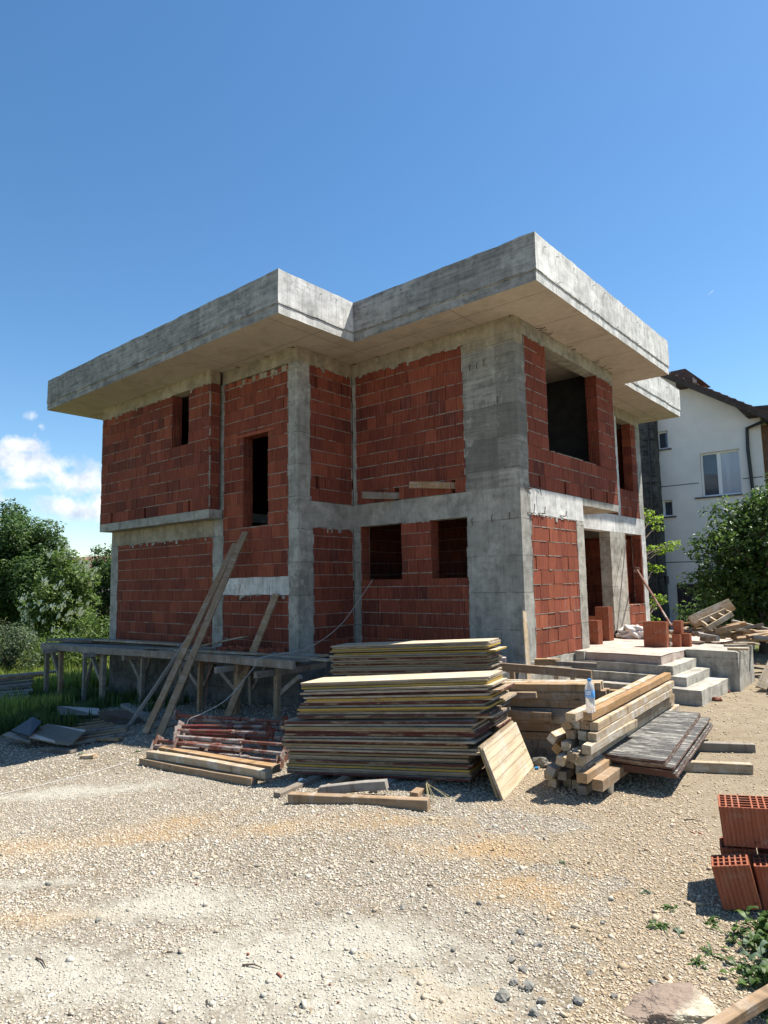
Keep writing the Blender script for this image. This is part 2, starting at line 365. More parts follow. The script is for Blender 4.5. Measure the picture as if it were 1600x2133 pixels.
sepw = nt.nodes.new('ShaderNodeSeparateXYZ'); nt.links.new(tc.outputs['Generated'], sepw.inputs[0])
el = wmath('ARCSINE', sepw.outputs[2]); az = wmath('ARCTAN2', sepw.outputs[0], sepw.outputs[1])
def azel(u, v):
    d = ray(u, v); d = d/np.linalg.norm(d); return math.atan2(d[0], d[1]), math.asin(d[2])
def wnoise(scale, detail, rough, dist=0.):
    nd = nt.nodes.new('ShaderNodeTexNoise'); nt.links.new(tc.outputs['Generated'], nd.inputs['Vector'])
    nd.inputs['Scale'].default_value = scale; nd.inputs['Detail'].default_value = detail; nd.inputs['Roughness'].default_value = rough; nd.inputs['Distortion'].default_value = dist
    return nd.outputs['Fac']
n1 = wnoise(16, 9, .62, .3); n2 = wnoise(42, 6, .6)
dens = None
CL = [(70, 962, 130, 36, 1.1), (170, 1000, 90, 42, 1.), (62, 932, 64, 24, 1.1), (150, 1060, 95, 32, 1.), (205, 1055, 60, 42, .95), (66, 868, 20, 20, .8), (84, 888, 16, 12, .75), (72, 905, 8, 18, .6), (10, 1040, 40, 12, .55), (60, 1010, 120, 14, .45),
      (-150, 980, 160, 50, .9), (330, 1010, 120, 60, .9), (250, 950, 60, 35, .6)]
for (u, v, su, sv, amp) in CL:
    a0, e0 = azel(u, v); su_, sv_ = su/FPX*.85, sv/FPX
    da = wmath('DIVIDE', wmath('SUBTRACT', az, a0), su_); de = wmath('DIVIDE', wmath('SUBTRACT', el, e0), sv_)
    r2 = wmath('ADD', wmath('MULTIPLY', da, da), wmath('MULTIPLY', de, de))
    bl = wmath('MULTIPLY', wmath('SUBTRACT', 1.25, wmath('SQRT', r2)), amp)
    dens = bl if dens is None else wmath('MAXIMUM', dens, bl)
nn = wmath('ADD', wmath('MULTIPLY', wmath('SUBTRACT', n1, .5), 2.6), wmath('MULTIPLY', wmath('SUBTRACT', n2, .5), 1.1))
cl = wmath('MULTIPLY', wmath('ADD', wmath('MULTIPLY', dens, 1.1), wmath('SUBTRACT', nn, .42)), 1.5, clamp=True)
cl = wmath('MULTIPLY', cl, wmath('GREATER_THAN', dens, -.4))
# short contrail high on the right
a1, e1 = azel(1471, 618); a2, e2 = azel(1486, 605); la, le = a2-a1, e2-e1; ll = math.hypot(la, le)
tt = wmath('DIVIDE', wmath('ADD', wmath('MULTIPLY', wmath('SUBTRACT', az, a1), la), wmath('MULTIPLY', wmath('SUBTRACT', el, e1), le)), ll*ll)
pp = wmath('ABSOLUTE', wmath('DIVIDE', wmath('SUBTRACT', wmath('MULTIPLY', wmath('SUBTRACT', az, a1), le), wmath('MULTIPLY', wmath('SUBTRACT', el, e1), la)), ll))
ct = wmath('MULTIPLY', wmath('SUBTRACT', 1., wmath('DIVIDE', pp, .0011), clamp=True), wmath('MULTIPLY', wmath('GREATER_THAN', tt, 0.), wmath('LESS_THAN', tt, 1.)))
ct = wmath('MULTIPLY', ct, wmath('MULTIPLY', tt, .45))
cl = wmath('MAXIMUM', cl, ct)
cmix = nt.nodes.new('ShaderNodeMix'); cmix.data_type = 'RGBA'
nt.links.new(wmath('MULTIPLY', cl, .93), cmix.inputs['Factor'])
hs = nt.nodes.new('ShaderNodeHueSaturation'); hs.inputs['Saturation'].default_value = 1.25; hs.inputs['Value'].default_value = .96; hs.inputs['Hue'].default_value = .4965; nt.links.new(sky.outputs[0], hs.inputs['Color'])
nt.links.new(hs.outputs[0], cmix.inputs[6])
crmp = nt.nodes.new('ShaderNodeValToRGB'); nt.links.new(wnoise(24, 6, .6), crmp.inputs[0])
crmp.color_ramp.elements[0].position = .32; crmp.color_ramp.elements[0].color = (3.3, 3.9, 4.9, 1); crmp.color_ramp.elements[1].position = .62; crmp.color_ramp.elements[1].color = (6.6, 6.5, 6.4, 1)
nt.links.new(crmp.outputs[0], cmix.inputs[7]); nt.links.new(cmix.outputs[2], bg.inputs['Color'])
sl = bpy.data.lights.new('sun', 'SUN'); sl.energy = 5.0; sl.angle = R_(.53); sl.color = (1., .955, .88)
so = bpy.data.objects.new('sun', sl); COL.objects.link(so); so.rotation_euler = SUNV.to_track_quat('Z', 'Y').to_euler(); so.location = (10, 10, 30)

# ------------------------------------------------------------------ camera
cd = bpy.data.cameras.new('camera'); cd.sensor_fit = 'HORIZONTAL'; cd.sensor_width = 36; cd.lens = FPX/1600*36; cd.clip_start = .05; cd.clip_end = 3000
co = bpy.data.objects.new('camera', cd); COL.objects.link(co)
mw = Matrix.Identity(4)
for i in range(3): mw[i][0] = CR[i]; mw[i][1] = CU[i]; mw[i][2] = -CF[i]; mw[i][3] = CAM[i]
co.matrix_world = mw; sc.camera = co
sc.view_settings.view_transform = 'Standard'; sc.view_settings.look = 'None'; sc.view_settings.gamma = 1; sc.view_settings.use_curve_mapping = False
sc.view_settings.exposure = 1.1
# ------------------------------------------------------------------ ground
def pxl(lst): return [(p.x, p.y, rx, ry) for p, rx, ry in ((atg(u, v), rx, ry) for u, v, rx, ry in lst)]
P_FINE = pxl([(120, 2020, 1.2, .42), (520, 2020, 1.2, .5), (800, 1960, .8, .45), (350, 1890, 1.0, .3), (760, 2090, .9, .5), (130, 1650, 1.4, .34), (60, 1840, .8, .18)])   # pale cement-dusted gravel
P_ORG = pxl([(110, 1762, 1.1, .38), (355, 1715, .9, .42), (80, 1915, .8, .2), (600, 1720, .9, .34), (250, 1750, .8, .3), (950, 1770, .9, .34), (1150, 1850, .7, .3)])                                             # rusty sand showing through
def ell(k, sep, pts, soft=1.):
    out = None
    for (x, y, rx, ry) in pts:
        # ellipses lie along the picture of the drive: rotated by the yaw of the yard
        dx = k.math('SUBTRACT', sep.outputs[0], x); dy = k.math('SUBTRACT', sep.outputs[1], y)
        a = k.math('DIVIDE', k.math('ADD', k.math('MULTIPLY', dx, .762), k.math('MULTIPLY', dy, .647)), rx)
        b = k.math('DIVIDE', k.math('SUBTRACT', k.math('MULTIPLY', dy, .762), k.math('MULTIPLY', dx, .647)), ry)
        d = k.math('SUBTRACT', 1., k.math('SQRT', k.math('ADD', k.math('MULTIPLY', a, a), k.math('MULTIPLY', b, b))))
        out = d if out is None else k.math('MAXIMUM', out, d)
    return out
def patches(k):
    sep = k.n('ShaderNodeSeparateXYZ'); k.L(k.obj, sep.inputs[0])
    n = k.noise(1.6, 6, .65); n_ = k.math('ADD', k.math('MULTIPLY', k.math('SUBTRACT', n, .5), 2.6), k.math('MULTIPLY', k.math('SUBTRACT', k.noise(9, 5, .7), .5), 1.3))
    fine = k.ramp(k.math('ADD', ell(k, sep, P_FINE), n_), [(-.25, 0), (.75, 1)])
    org = k.ramp(k.math('ADD', ell(k, sep, P_ORG), n_), [(-.3, 0), (1.1, 1)])
    tan_ = k.ramp(k.math('ADD', k.math('ADD', k.math('MULTIPLY', sep.outputs[0], .2), k.math('MULTIPLY', sep.outputs[1], .10)), k.math('MULTIPLY', k.math('SUBTRACT', k.noise(.8, 5, .65), .5), 1.6)), [(-1.15, 0), (-.15, 1)])
    return sep, fine, org, tan_
k = NT('gravel_ground', .95, .1)
sep, fine, org, tan_ = patches(k)
big = k.noise(.55, 5, .6); v1 = k.voro(55, out='Color'); vd = k.voro(55); v2 = k.voro(120); fn = k.noise(130, 3, .7); md = k.noise(9, 6, .7)
vs = k.n('ShaderNodeSeparateColor'); k.L(v1, vs.inputs[0])
c = k.ramp(vs.outputs[0], [(0, (.075, .058, .036)), (.35, (.15, .118, .074)), (.65, (.22, .178, .118)), (.85, (.26, .235, .195)), (1, (.42, .385, .32))])
c = k.mix(k.ramp(vd, [(.25, 0), (.7, .55)]), c, (.17, .14, .105))
c = k.mix(k.ramp(big, [(.4, 0), (.7, .35)]), c, (.29, .275, .24))
c = k.mix(k.math('MULTIPLY', org, .8), c, (.31, .205, .10))
fc = k.mix(k.ramp(md, [(.3, 0), (.7, 1)]), (.31, .29, .235), (.43, .405, .335)); fc = k.mix(k.ramp(fn, [(.5, 0), (.68, .75)]), fc, (.19, .18, .16))
c = k.mix(k.math('MULTIPLY', fine, .85), c, fc)
# trodden grey soil on the right side of the piles, plain earth and turf beyond the yard
dirt = k.ramp(k.math('ADD', k.math('ADD', k.math('MULTIPLY', k.math('SUBTRACT', sep.outputs[0], 3.3), .7), k.math('MULTIPLY', k.math('ADD', sep.outputs[1], 3.6), .35)), k.math('MULTIPLY', k.math('SUBTRACT', md, .5), 1.6)), [(-.2, 0), (.5, 1)])
so_ = k.mix(k.ramp(k.noise(4, 6, .7), [(.35, 0), (.7, 1)]), (.15, .125, .09), (.27, .235, .175)); so_ = k.mix(k.ramp(fn, [(.52, 0), (.7, .6)]), so_, (.12, .10, .08))
c = k.mix(k.math('MULTIPLY', dirt, .85), c, so_)
c = k.mix(k.math('MULTIPLY', tan_, .25), c, (.30, .215, .12))
turf = k.math('MAXIMUM', k.ramp(k.math('ADD', k.math('MULTIPLY', k.math('ADD', sep.outputs[0], 7.6), -.5), k.math('MULTIPLY', k.math('SUBTRACT', md, .5), 2.)), [(.0, 0), (.8, 1)]),
              k.ramp(k.math('ADD', k.math('MULTIPLY', k.math('SUBTRACT', sep.outputs[1], 9.), .4), k.math('MULTIPLY', k.math('SUBTRACT', md, .5), 1.)), [(.0, 0), (.5, 1)]))
gr = k.mix(k.noise(3, 6, .7), (.055, .075, .02), (.15, .15, .05))
c = k.mix(k.math('MULTIPLY', turf, .93), c, gr)
k.col(c)
hh = k.math('ADD', k.math('MULTIPLY', k.math('SUBTRACT', 1., vd), .5), k.math('MULTIPLY', fn, .35)); k.bump(hh, .75, .018); k.bump(md, .35, .03)
m_ground = k.m
def coords(lo, hi, fl, fh, fine_, coarse):
    a = [lo]; x = lo
    while x < hi:
        if fl <= x < fh: st = fine_
        else:
            d = (fl-x) if x < fl else (x-fh); st = min(coarse, max(fine_, fine_+.22*abs(d)))
            if x < fl: st = min(st, max(fine_, (fl-x)*.5+.01))
        x += st; a.append(x)
    return np.array(a)
gx = coords(-420, 420, -7.5, 6.5, .07, 40); gy = coords(-60, 700, -9.5, 4., .07, 40)
X, Y = np.meshgrid(gx, gy, indexing='ij')
Zg = np.array([[gz(x, y) for y in gy] for x in gx])
nx, ny = X.shape; idx = np.arange(nx*ny).reshape(nx, ny)
F = np.stack([idx[:-1, :-1], idx[1:, :-1], idx[1:, 1:], idx[:-1, 1:]], -1).reshape(-1, 4)
g = link('ground', npmesh('ground', np.stack([X, Y, Zg], -1).reshape(-1, 3), F, [m_ground], smooth=True)); tag(g, kind='structure')

# ------------------------------------------------------------------ loose gravel: crushed stones lying on the ground
def ico():
    t = (1+5**.5)/2
    V = np.array([(-1,t,0),(1,t,0),(-1,-t,0),(1,-t,0),(0,-1,t),(0,1,t),(0,-1,-t),(0,1,-t),(t,0,-1),(t,0,1),(-t,0,-1),(-t,0,1)], float)/math.hypot(1, t)
    F = np.array([(0,11,5),(0,5,1),(0,1,7),(0,7,10),(0,10,11),(1,5,9),(5,11,4),(11,10,2),(10,7,6),(7,1,8),(3,9,4),(3,4,2),(3,2,6),(3,6,8),(3,8,9),(4,9,5),(2,4,11),(6,2,10),(8,6,7),(9,8,1)])
    return V, F
def rot_rand(n):
    q = RNG.normal(size=(n, 4)); q /= np.linalg.norm(q, axis=1)[:, None]; a, b, c_, d = q.T
    return np.stack([np.stack([a*a+b*b-c_*c_-d*d, 2*(b*c_-a*d), 2*(b*d+a*c_)], -1), np.stack([2*(b*c_+a*d), a*a-b*b+c_*c_-d*d, 2*(c_*d-a*b)], -1),
                     np.stack([2*(b*d-a*c_), 2*(c_*d+a*b), a*a-b*b-c_*c_+d*d], -1)], 1)
def gz_vec(x, y):
    ix = np.clip(np.searchsorted(gx, x)-1, 0, len(gx)-2); iy = np.clip(np.searchsorted(gy, y)-1, 0, len(gy)-2)
    fx = (x-gx[ix])/(gx[ix+1]-gx[ix]); fy = (y-gy[iy])/(gy[iy+1]-gy[iy])
    return (Zg[ix, iy]*(1-fx)*(1-fy)+Zg[ix+1, iy]*fx*(1-fy)+Zg[ix, iy+1]*(1-fx)*fy+Zg[ix+1, iy+1]*fx*fy)
def in_ell(x, y, pts):
    o = np.full(len(x), -9.)
    for (px, py, rx, ry) in pts:
        dx, dy = x-px, y-py; o = np.maximum(o, 1-np.sqrt(((.762*dx+.647*dy)/rx)**2+((.762*dy-.647*dx)/ry)**2))
    return o
def stones(name, n, region, smin, smax, keep, mat_, label):
    x, y = region(n); m = keep(x, y); x, y = x[m], y[m]; n = len(x)
    V0, F0 = ico()
    s = smin+(smax-smin)*RNG.random(n)**2.2
    sc_ = s[:, None]*np.stack([.8+.5*RNG.random(n), .6+.4*RNG.random(n), .38+.35*RNG.random(n)], -1)
    V = V0[None]*(1+.28*RNG.normal(size=(n, 12, 1)).clip(-1.5, 1.5))*sc_[:, None, :]
    th = RNG.random(n)*6.283; tl = .35*RNG.normal(size=n)
    c, s_ = np.cos(th), np.sin(th); ct, st = np.cos(tl), np.sin(tl)
    a = V[..., 1]*ct[:, None]-V[..., 2]*st[:, None]; b = V[..., 1]*st[:, None]+V[..., 2]*ct[:, None]
    W = np.stack([V[..., 0]*c[:, None]-a*s_[:, None]+x[:, None], V[..., 0]*s_[:, None]+a*c[:, None]+y[:, None], b+(gz_vec(x, y)+s*.16)[:, None]], -1)
    F = (F0[None]+12*np.arange(n)[:, None, None]).reshape(-1, 3)
    o = link(name, npmesh(name, W.reshape(-1, 3), F, [mat_])); tag(o, label, 'gravel', kind='stuff'); return o
k = NT('crushed_stone', .9, .2); sep, fine, org, tan_ = patches(k); r = k.island()
c = k.ramp(r, [(0, (.20, .155, .105)), (.2, (.41, .335, .23)), (.45, (.49, .42, .315)), (.62, (.33, .235, .15)), (.75, (.34, .325, .285)), (.9, (.58, .53, .44)), (1, (.29, .20, .14))])
c = k.mix(k.math('MULTIPLY', fine, .55), c, (.46, .435, .36)); c = k.mix(k.math('MULTIPLY', org, .55), c, (.43, .29, .145))
c = k.mix(k.math('MULTIPLY', tan_, .36), c, (.47, .345, .205)); c = k.mix(k.math('MULTIPLY', k.math('SUBTRACT', 1., tan_), .25), c, (.48, .455, .39)); c = k.mix(k.ramp(k.noise(35, 4), [(.45, 0), (.7, .35)]), c, (.22, .18, .13)); k.col(c); k.bump(k.noise(60, 3), .3, .004); m_stone = k.m
HV = np.array([CF[0], CF[1]])/np.hypot(CF[0], CF[1]); HR = np.array([HV[1], -HV[0]])
def wedge(d0, d1, half=.66, pw=1.):
    def f(n):
        d = d0+(d1-d0)*RNG.random(n)**pw; s = (RNG.random(n)*2-1)*half*d+RNG.normal(size=n)*.0
        return CAM[0]+HV[0]*d+HR[0]*s, CAM[1]+HV[1]*d+HR[1]*s
    return f
def yard(x, y, p_fine=.35):
    house = (y > 1.2-.6*(x < 0)*0) & (x < 2.4) & (y > -1.6)
    ok = ~((x < .2) & (y > -1.3)) & ~((x < 2.3) & (y > 1.3)) & (x > -8.2)
    f = in_ell(x, y, P_FINE)*1.1+.45*np.array([mnoise.noise(Vector((a*1.4, b*1.4, 4)))+.6*mnoise.noise(Vector((a*5, b*5, 9))) for a, b in zip(x, y)]); f = RNG.random(len(x)) < np.clip((f+.25)/.7, 0, 1)
    dirt_ = ((x-3.3)*.7+(y+3.6)*.35 > .15)
    return ok & (~f | (RNG.random(len(x)) < p_fine)) & (~dirt_ | (RNG.random(len(x)) < .22))
stones('gravel', 95000, wedge(1.9, 4.6, .66, .75), .003, .0105, lambda x, y: yard(x, y, .3), m_stone, 'loose crushed beige stones covering the yard in front of the piles')
stones('gravel', 95000, wedge(4.6, 8.6), .0045, .0125, lambda x, y: yard(x, y, .35), m_stone, 'crushed pale stones covering the yard around the timber and panel piles')
stones('coarse_gravel', 1100, wedge(2.0, 7.5), .012, .026, lambda x, y: yard(x, y, .8), m_stone, 'scattered larger stones lying loose among the crushed gravel')
stones('gravel', 24000, wedge(8.6, 15.), .01, .022, lambda x, y: yard(x, y, .5), m_stone, 'crushed stones in front of the raised work platform and the steps')

# ------------------------------------------------------------------ the unfinished house
HB = empty('unfinished_house', (-4, 3, -.68), 'unfinished two storey house of red hollow bricks and bare concrete with a flat overhanging roof', 'house')
ZT, ZM, ZB, H1 = 6.661, 6.056, 5.883, 2.9
def pane_u(axis, plane, sgn):
    if axis == 'x': return lambda u, d, z: (u, plane-sgn*d, z)
    return lambda u, d, z: (plane-sgn*d, u, z)
def intervals(u0, u1, z0, z1, holes):
    iv = [(u0, u1)]
    zm = (z0+z1)/2
    for (a, b, c, d) in holes:
        if c < zm < d:
            nv = []
            for (p, q) in iv:
                if b <= p or a >= q: nv.append((p, q)); continue
                if a > p: nv.append((p, a))
                if b < q: nv.append((b, q))
            iv = nv
    return iv
def hbox(mb, P, u0, u1, d0, d1, z0, z1, flip, m=0):
    pts = [P(u0, d0, z0), P(u1, d0, z0), P(u1, d1, z0), P(u0, d1, z0), P(u0, d0, z1), P(u1, d0, z1), P(u1, d1, z1), P(u0, d1, z1)]
    fs = [(0,3,2,1),(4,5,6,7),(0,1,5,4),(1,2,6,5),(2,3,7,6),(3,0,4,7)]
    mb.add(pts, [f[::-1] for f in fs] if flip else fs, m)
def brickwall(axis, plane, sgn, u0, u1, z0, z1, holes=(), seed=1, thick=.25, course=.25, lens=(.25, .375, .375, .25, .5), slots=(), dusty=0., tone=(.2, .7), parent=HB, name='brick_wall'):
    rr = random.Random(seed); P = pane_u(axis, plane, sgn); flip = (axis == 'x') == (sgn > 0)
    mb = MB(); zc = [z0]; z = z0
    while z < z1-1e-3: z = min(z+course, z1); zc.append(z)
    for ci in range(len(zc)-1):
        a, b = zc[ci], zc[ci+1]
        if b-a < .03: continue
        cuts = sorted({a, b} | {h[i] for h in holes for i in (2, 3) if a+.02 < h[i] < b-.02})
        u = u0-rr.random()*.3; bl = []
        while u < u1:
            l = rr.choice(lens)*(1+rr.uniform(-.03, .03)); bl.append((max(u, u0), min(u+l, u1))); u += l
        ctone = rr.uniform(-.08, .08)
        for (p, q) in bl:
            if q-p < .02: continue
            t = min(1, max(0, rr.uniform(*tone)+ctone+rr.uniform(-.1, .1)+(rr.random() < .14)*rr.uniform(-.42, .25)))
            mb.col = (t, rr.choice((.25, .7, 1., 1.)), 0, 1); dz = rr.uniform(-.004, .005); tz = rr.uniform(-.003, .003); j0 = rr.uniform(.001, .006); j1 = rr.uniform(.001, .007)
            for (za, zb) in zip(cuts[:-1], cuts[1:]):
                g0 = .008 if za == a else 0
                for (s, e) in intervals(p, q, za, zb, holes):
                    if e-s < .012: continue
                    if any(s < x+w_/2 and e > x-w_/2 and abs(zz-a) < .01 for (x, zz, w_) in slots):
                        for (s2, e2) in intervals(s, e, za, zb, [(x-w_/2, x+w_/2, za, zb-.02) for (x, zz, w_) in slots if abs(zz-a) < .01]):
                            hbox(mb, P, s2+j0, e2-j1, dz+.002, thick, za+g0+tz, zb-.003, flip)
                        continue
                    hbox(mb, P, s+j0, e-j1, dz+.002, thick-.004, za+g0+tz, zb-.003+tz, flip)
    # mortar: a bed behind the faces and a broken, squeezed-out bead along every bed joint
    mb.col = (.5, 0, 0, 1)
    allh = list(holes)+[(x-w_/2-.01, x+w_/2+.01, zz-.01, zz+course) for (x, zz, w_) in slots]
    zs = sorted({z0, z1} | {min(max(h[i], z0), z1) for h in allh for i in (2, 3)})
    for (za, zb) in zip(zs[:-1], zs[1:]):
        if zb-za < .01: continue
        for (s, e) in intervals(u0, u1, za, zb, [(h[0]-.02, h[1]+.02, h[2], h[3]) for h in allh]):
            if e-s > .05: hbox(mb, P, s+.006, e-.006, .016, thick-.03, za+.002, zb-.006, flip, 1)
    # slurry that ran over the brick edges from the cast beam above and the columns at the sides
    u = u0
    while u < u1 and z1-z0 > .5:
        l = rr.uniform(.02, .09)
        if rr.random() < .7 and not any(h[0] < u+l and h[1] > u and h[3] > z1-.1 for h in holes):
            hgt = rr.uniform(.008, .03)*(1+2.2*(rr.random() < .15)); hbox(mb, P, u, min(u+l, u1), -rr.uniform(.003, .007), .02, z1-hgt, z1-.001, flip, 2)
        u += l
    for (ue, sg) in ((u0, 1), (u1, -1)):
        z = z0
        while z < z1-.02:
            l = rr.uniform(.04, .2); wd = rr.uniform(.004, .026)
            if rr.random() < .7: hbox(mb, P, min(ue, ue+sg*wd), max(ue, ue+sg*wd), -rr.uniform(.002, .006), .02, z, min(z+l, z1-.005), flip, 2)
            z += l
    for z in zc[1:-1]:
        for (s, e) in intervals(u0, u1, z-.02, z+.02, allh):
            u = s
            while u < e:
                l = rr.uniform(.08, .6); v = min(u+l, e)
                if rr.random() < .74:
                    h = rr.uniform(.004, .011); pr = rr.uniform(-.001, .006); n = max(1, int((v-u)/.07))
                    for i in range(n):
                        a_, b_ = u+(v-u)*i/n, u+(v-u)*(i+1)/n; hh = h*rr.uniform(.55, 1.35); dd = pr*rr.uniform(.4, 1.3)+.0015
                        hbox(mb, P, a_, b_, -dd, .014, z-hh*.45, z+hh*.75+.004, flip, 1)
                u = v+rr.uniform(0, .12)
    return mb.build(name, [m_brick, m_mortar, m_con], parent, colattr=True)
def conc(name, boxes, mat_=None, step=.11, amp=.005, bottom=None, parent=HB):
    mb = MB()
    for b in boxes: mb.cbox(*b, step=step, amp=amp, mbot=1 if bottom else None)
    return mb.build(name, [mat_ or m_con]+([bottom] if bottom else []), parent)
XI, YF, YU = -3.833, -1.524, -1.837           # inner corner, front of the left block, front of its jutting upper storey
# foundations and floors
conc('plinth', [(-10.86, -3.845, YF+.012, -.9, -2.2, -.002), (-10.86, -.012, -.9, 8.9, -2.2, -.12), (-4.2, -.012, .012, .9, -2.2, -.004)], m_con_dark, .2)
conc('plinth', [(-.2, .022, -.0, 2.56, -.9, -.025)], m_con_step, .07, .018)
conc('floor_slab', [(-10.6, -4.1, -1.2, 8.79, -.12, -.03), (-4.098, -.32, .27, 2.22, -.12, -.03), (-4.098, -1.3, 2.222, 8.79, -.14, -.11)], m_con, .5)
conc('floor_slab', [(-10.6, -6.2, -1.2, 8.79, 2.68, 2.88), (-6.198, -4.1, 1.2, 8.79, 2.68, 2.88), (-4.098, -.27, .27, 2.48, 2.68, 2.88), (-4.098, -1.31, 2.482, 8.79, 2.69, 2.885)], m_con, .5)
conc('floor_slab', [(-1.04, -.003, 2.5, 4.385, 2.754, 2.897)], m_con, .12, .004, m_con_warm)            # over the porch
conc('floor_slab', [(-10.9, -6.207, YU, YF+.02, 2.711, 2.897)], m_con, .12, .004)                        # ledge under the jutting storey
# lower storey, right block
mp = conc('concrete_column', [(-1.07, .0, .0, .326, -.62, 2.9)], m_con, .09, .005)
conc('concrete_column', [(-.3, .0, 2.172, 2.492, -.1, 2.47)], m_con_step, .09, .006)
conc('concrete_column', [(XI+.001, -3.66, .006, .3, -.02, 2.46)], m_con, .1, .006)
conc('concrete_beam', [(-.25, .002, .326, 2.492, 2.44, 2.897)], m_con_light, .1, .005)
conc('concrete_beam', [(XI, -1.07, .002, .25, 2.45, 2.897)], m_con, .1, .005)
brickwall('y', 0., 1, .33, 2.168, -.02, 2.438, seed=3, lens=(.19, .25, .25, .31), tone=(.45, .95))
brickwall('x', .004, -1, -3.655, -1.075, -.02, 2.448, [(-3.62, -2.588, 1.376, 2.45), (-1.884, -1.075, 1.376, 2.45)], seed=5, tone=(.15, .6))
# upper storey, right block
conc('concrete_column', [(-1.07, .0, .0, .318, 2.903, 5.42)], m_con_band, .09, .005)
conc('concrete_column', [(XI+.004, -3.745, .008, .25, 2.903, 5.6)], m_con, .1, .008)
conc('concrete_beam', [(XI, .004, -.004, .25, 5.6, ZB-.002)], m_con_warm, .12, .005)
conc('concrete_beam', [(-1.07, .002, .002, .29, 5.415, 5.598)], m_con_warm, .12, .005)
conc('concrete_beam', [(-.25, .005, .252, 4.39, 5.618, ZB-.002)], m_con, .12, .005)
brickwall('x', .004, -1, -3.742, -1.073, 2.903, 5.598, seed=9, slots=[(-2.68, 2.903, .12), (-1.36, 2.903, .09)], lens=(.25, .25, .375, .5, .19), tone=(.2, .6))
brickwall('y', 0., 1, .322, 4.385, 2.903, 5.616, [(1.151, 3.496, 3.658, 5.62)], seed=11, slots=[(.72, 2.903, .07), (1.75, 2.903, .08), (2.95, 2.903, .07), (3.75, 2.903, .07)], tone=(.25, .6))
# left block, wall facing right
conc('concrete_column', [(-4.093, XI, YF, -1.14, -.1, 2.9)], m_con, .09, .006)
conc('concrete_column', [(-4.093, XI+.001, YF+.002, -1.21, 2.903, 5.6)], m_con, .09, .004)
conc('concrete_beam', [(-4.08, XI-.002, -1.14, .0, 2.40, 2.897)], m_con, .1, .005)
conc('concrete_beam', [(-4.08, XI+.003, YF+.25, -.006, 5.6, ZB-.002)], m_con_warm, .12, .005)
brickwall('y', XI, 1, -1.136, -.012, -.02, 2.398, seed=15, tone=(.1, .55))
brickwall('y', XI, 1, -1.206, -.012, 2.903, 5.598, seed=17, slots=[(-1.02, 5.153, .06), (-1.0, 3.153, .09)], tone=(.15, .65))
# left block, front
conc('concrete_column', [(-6.49, -6.156, YF-.004, YF+.3, -.1, 2.709)], m_con, .09, .006)
conc('concrete_column', [(-6.33, -6.160, YF-.002, YF+.3, 2.9, 5.6)], m_con, .1, .008)
conc('concrete_column', [(-10.873, -10.55, YF, YF+.3, -.1, 2.40)], m_con, .1, .006)
conc('concrete_beam', [(-10.873, -6.492, YF+.002, YF+.25, 2.36, 2.709)], m_con_warm, .12, .005)
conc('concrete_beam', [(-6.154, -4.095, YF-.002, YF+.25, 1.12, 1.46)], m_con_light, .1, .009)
conc('concrete_beam', [(-6.205, XI+.005, YF-.005, YF+.25, 5.6, ZB-.002)], m_con_warm, .12, .005)
conc('concrete_beam', [(-10.9, -6.207, YU-.004, YU+.25, 5.6, ZB-.002)], m_con_warm, .12, .005)
brickwall('x', YF+.004, -1, -10.546, -6.494, -.02, 2.358, seed=21, lens=(.375, .5, .5, .25), tone=(.2, .55))
brickwall('x', YF+.004, -1, -6.152, -4.097, -.02, 1.118, seed=23, lens=(.375, .25, .5), tone=(.2, .55))
brickwall('x', YF+.004, -1, -6.157, -4.097, 1.463, 5.47, [(-5.491, -4.709, 2.486, 4.345)], seed=25, tone=(.2, .65))
brickwall('x', YU+.004, -1, -10.9, -6.207, 2.9, 5.598, [(-7.654, -7.011, 4.384, 5.62)], seed=27, lens=(.25, .25, .25, .375, .5), slots=[(-10.3, 2.9, .09), (-8.75, 2.9, .09), (-6.95, 2.9, .08)], tone=(.1, .55))
mb = MB(); mb.col = (.75, .3, 0, 1); rr = random.Random(4)      # broken brick bits wedged under the beam above the narrow window
u = -6.15
while u < -4.12:
    l = rr.uniform(.08, .2); h = rr.uniform(.08, .125); mb.col = (rr.uniform(.3, 1), .2, 0, 1)
    mb.box(u, u+l-.012, YF+rr.uniform(.002, .03), YF+.2, 5.474, 5.474+h, 0 if rr.random() < .6 else 1); u += l
mb.build('brick_wall', [m_brick, m_con_warm], HB, colattr=True)
mb = MB(); mb.box(-5.75, -4.5, YF-.004, YF+.2, 4.347, 4.40); mb.build('lintel', [m_brick_new], HB, colattr=True)
# closing walls, porch side and rear block
brickwall('y', -1.05, 1, 4.4, 7.1, 2.95, 5.6, seed=31)
brickwall('y', -10.9, -1, YU+.26, 9.04, 2.9, 5.88, seed=33, course=.5, lens=(1., 1.4))
brickwall('y', -10.873, -1, YF+.3, 9.04, -.3, 2.9, seed=34, course=.5, lens=(1., 1.4))
brickwall('x', 9.05, 1, -10.6, -1.1, 2.9, 5.6, seed=35, course=.5, lens=(1., 1.4))
brickwall('x', 9.05, 1, -10.6, -1.36, -.1, 2.5, [(-3.35, -2.76, -.1, 2.46)], seed=36)
conc('inner_wall', [(-4.0, -3.85, .26, 8.79, 2.89, 5.885)], m_room_shade, .5)
conc('inner_wall', [(-3.84, -.26, 4.13, 4.25, 2.89, 5.885)], m_room_shade, .5)
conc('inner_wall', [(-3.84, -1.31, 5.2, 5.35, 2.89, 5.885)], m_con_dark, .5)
brickwall('y', -4.1, 1, -1.2, 9.0, -.02, 2.68, seed=38, tone=(0, .1))  # darkest brick tones paint in the dimness of the interior
brickwall('x', 2.49, 1, -3.9, -.31, -.02, 2.68, seed=39, tone=(0, .1))  # brick tone lowered here too, as painted interior shade
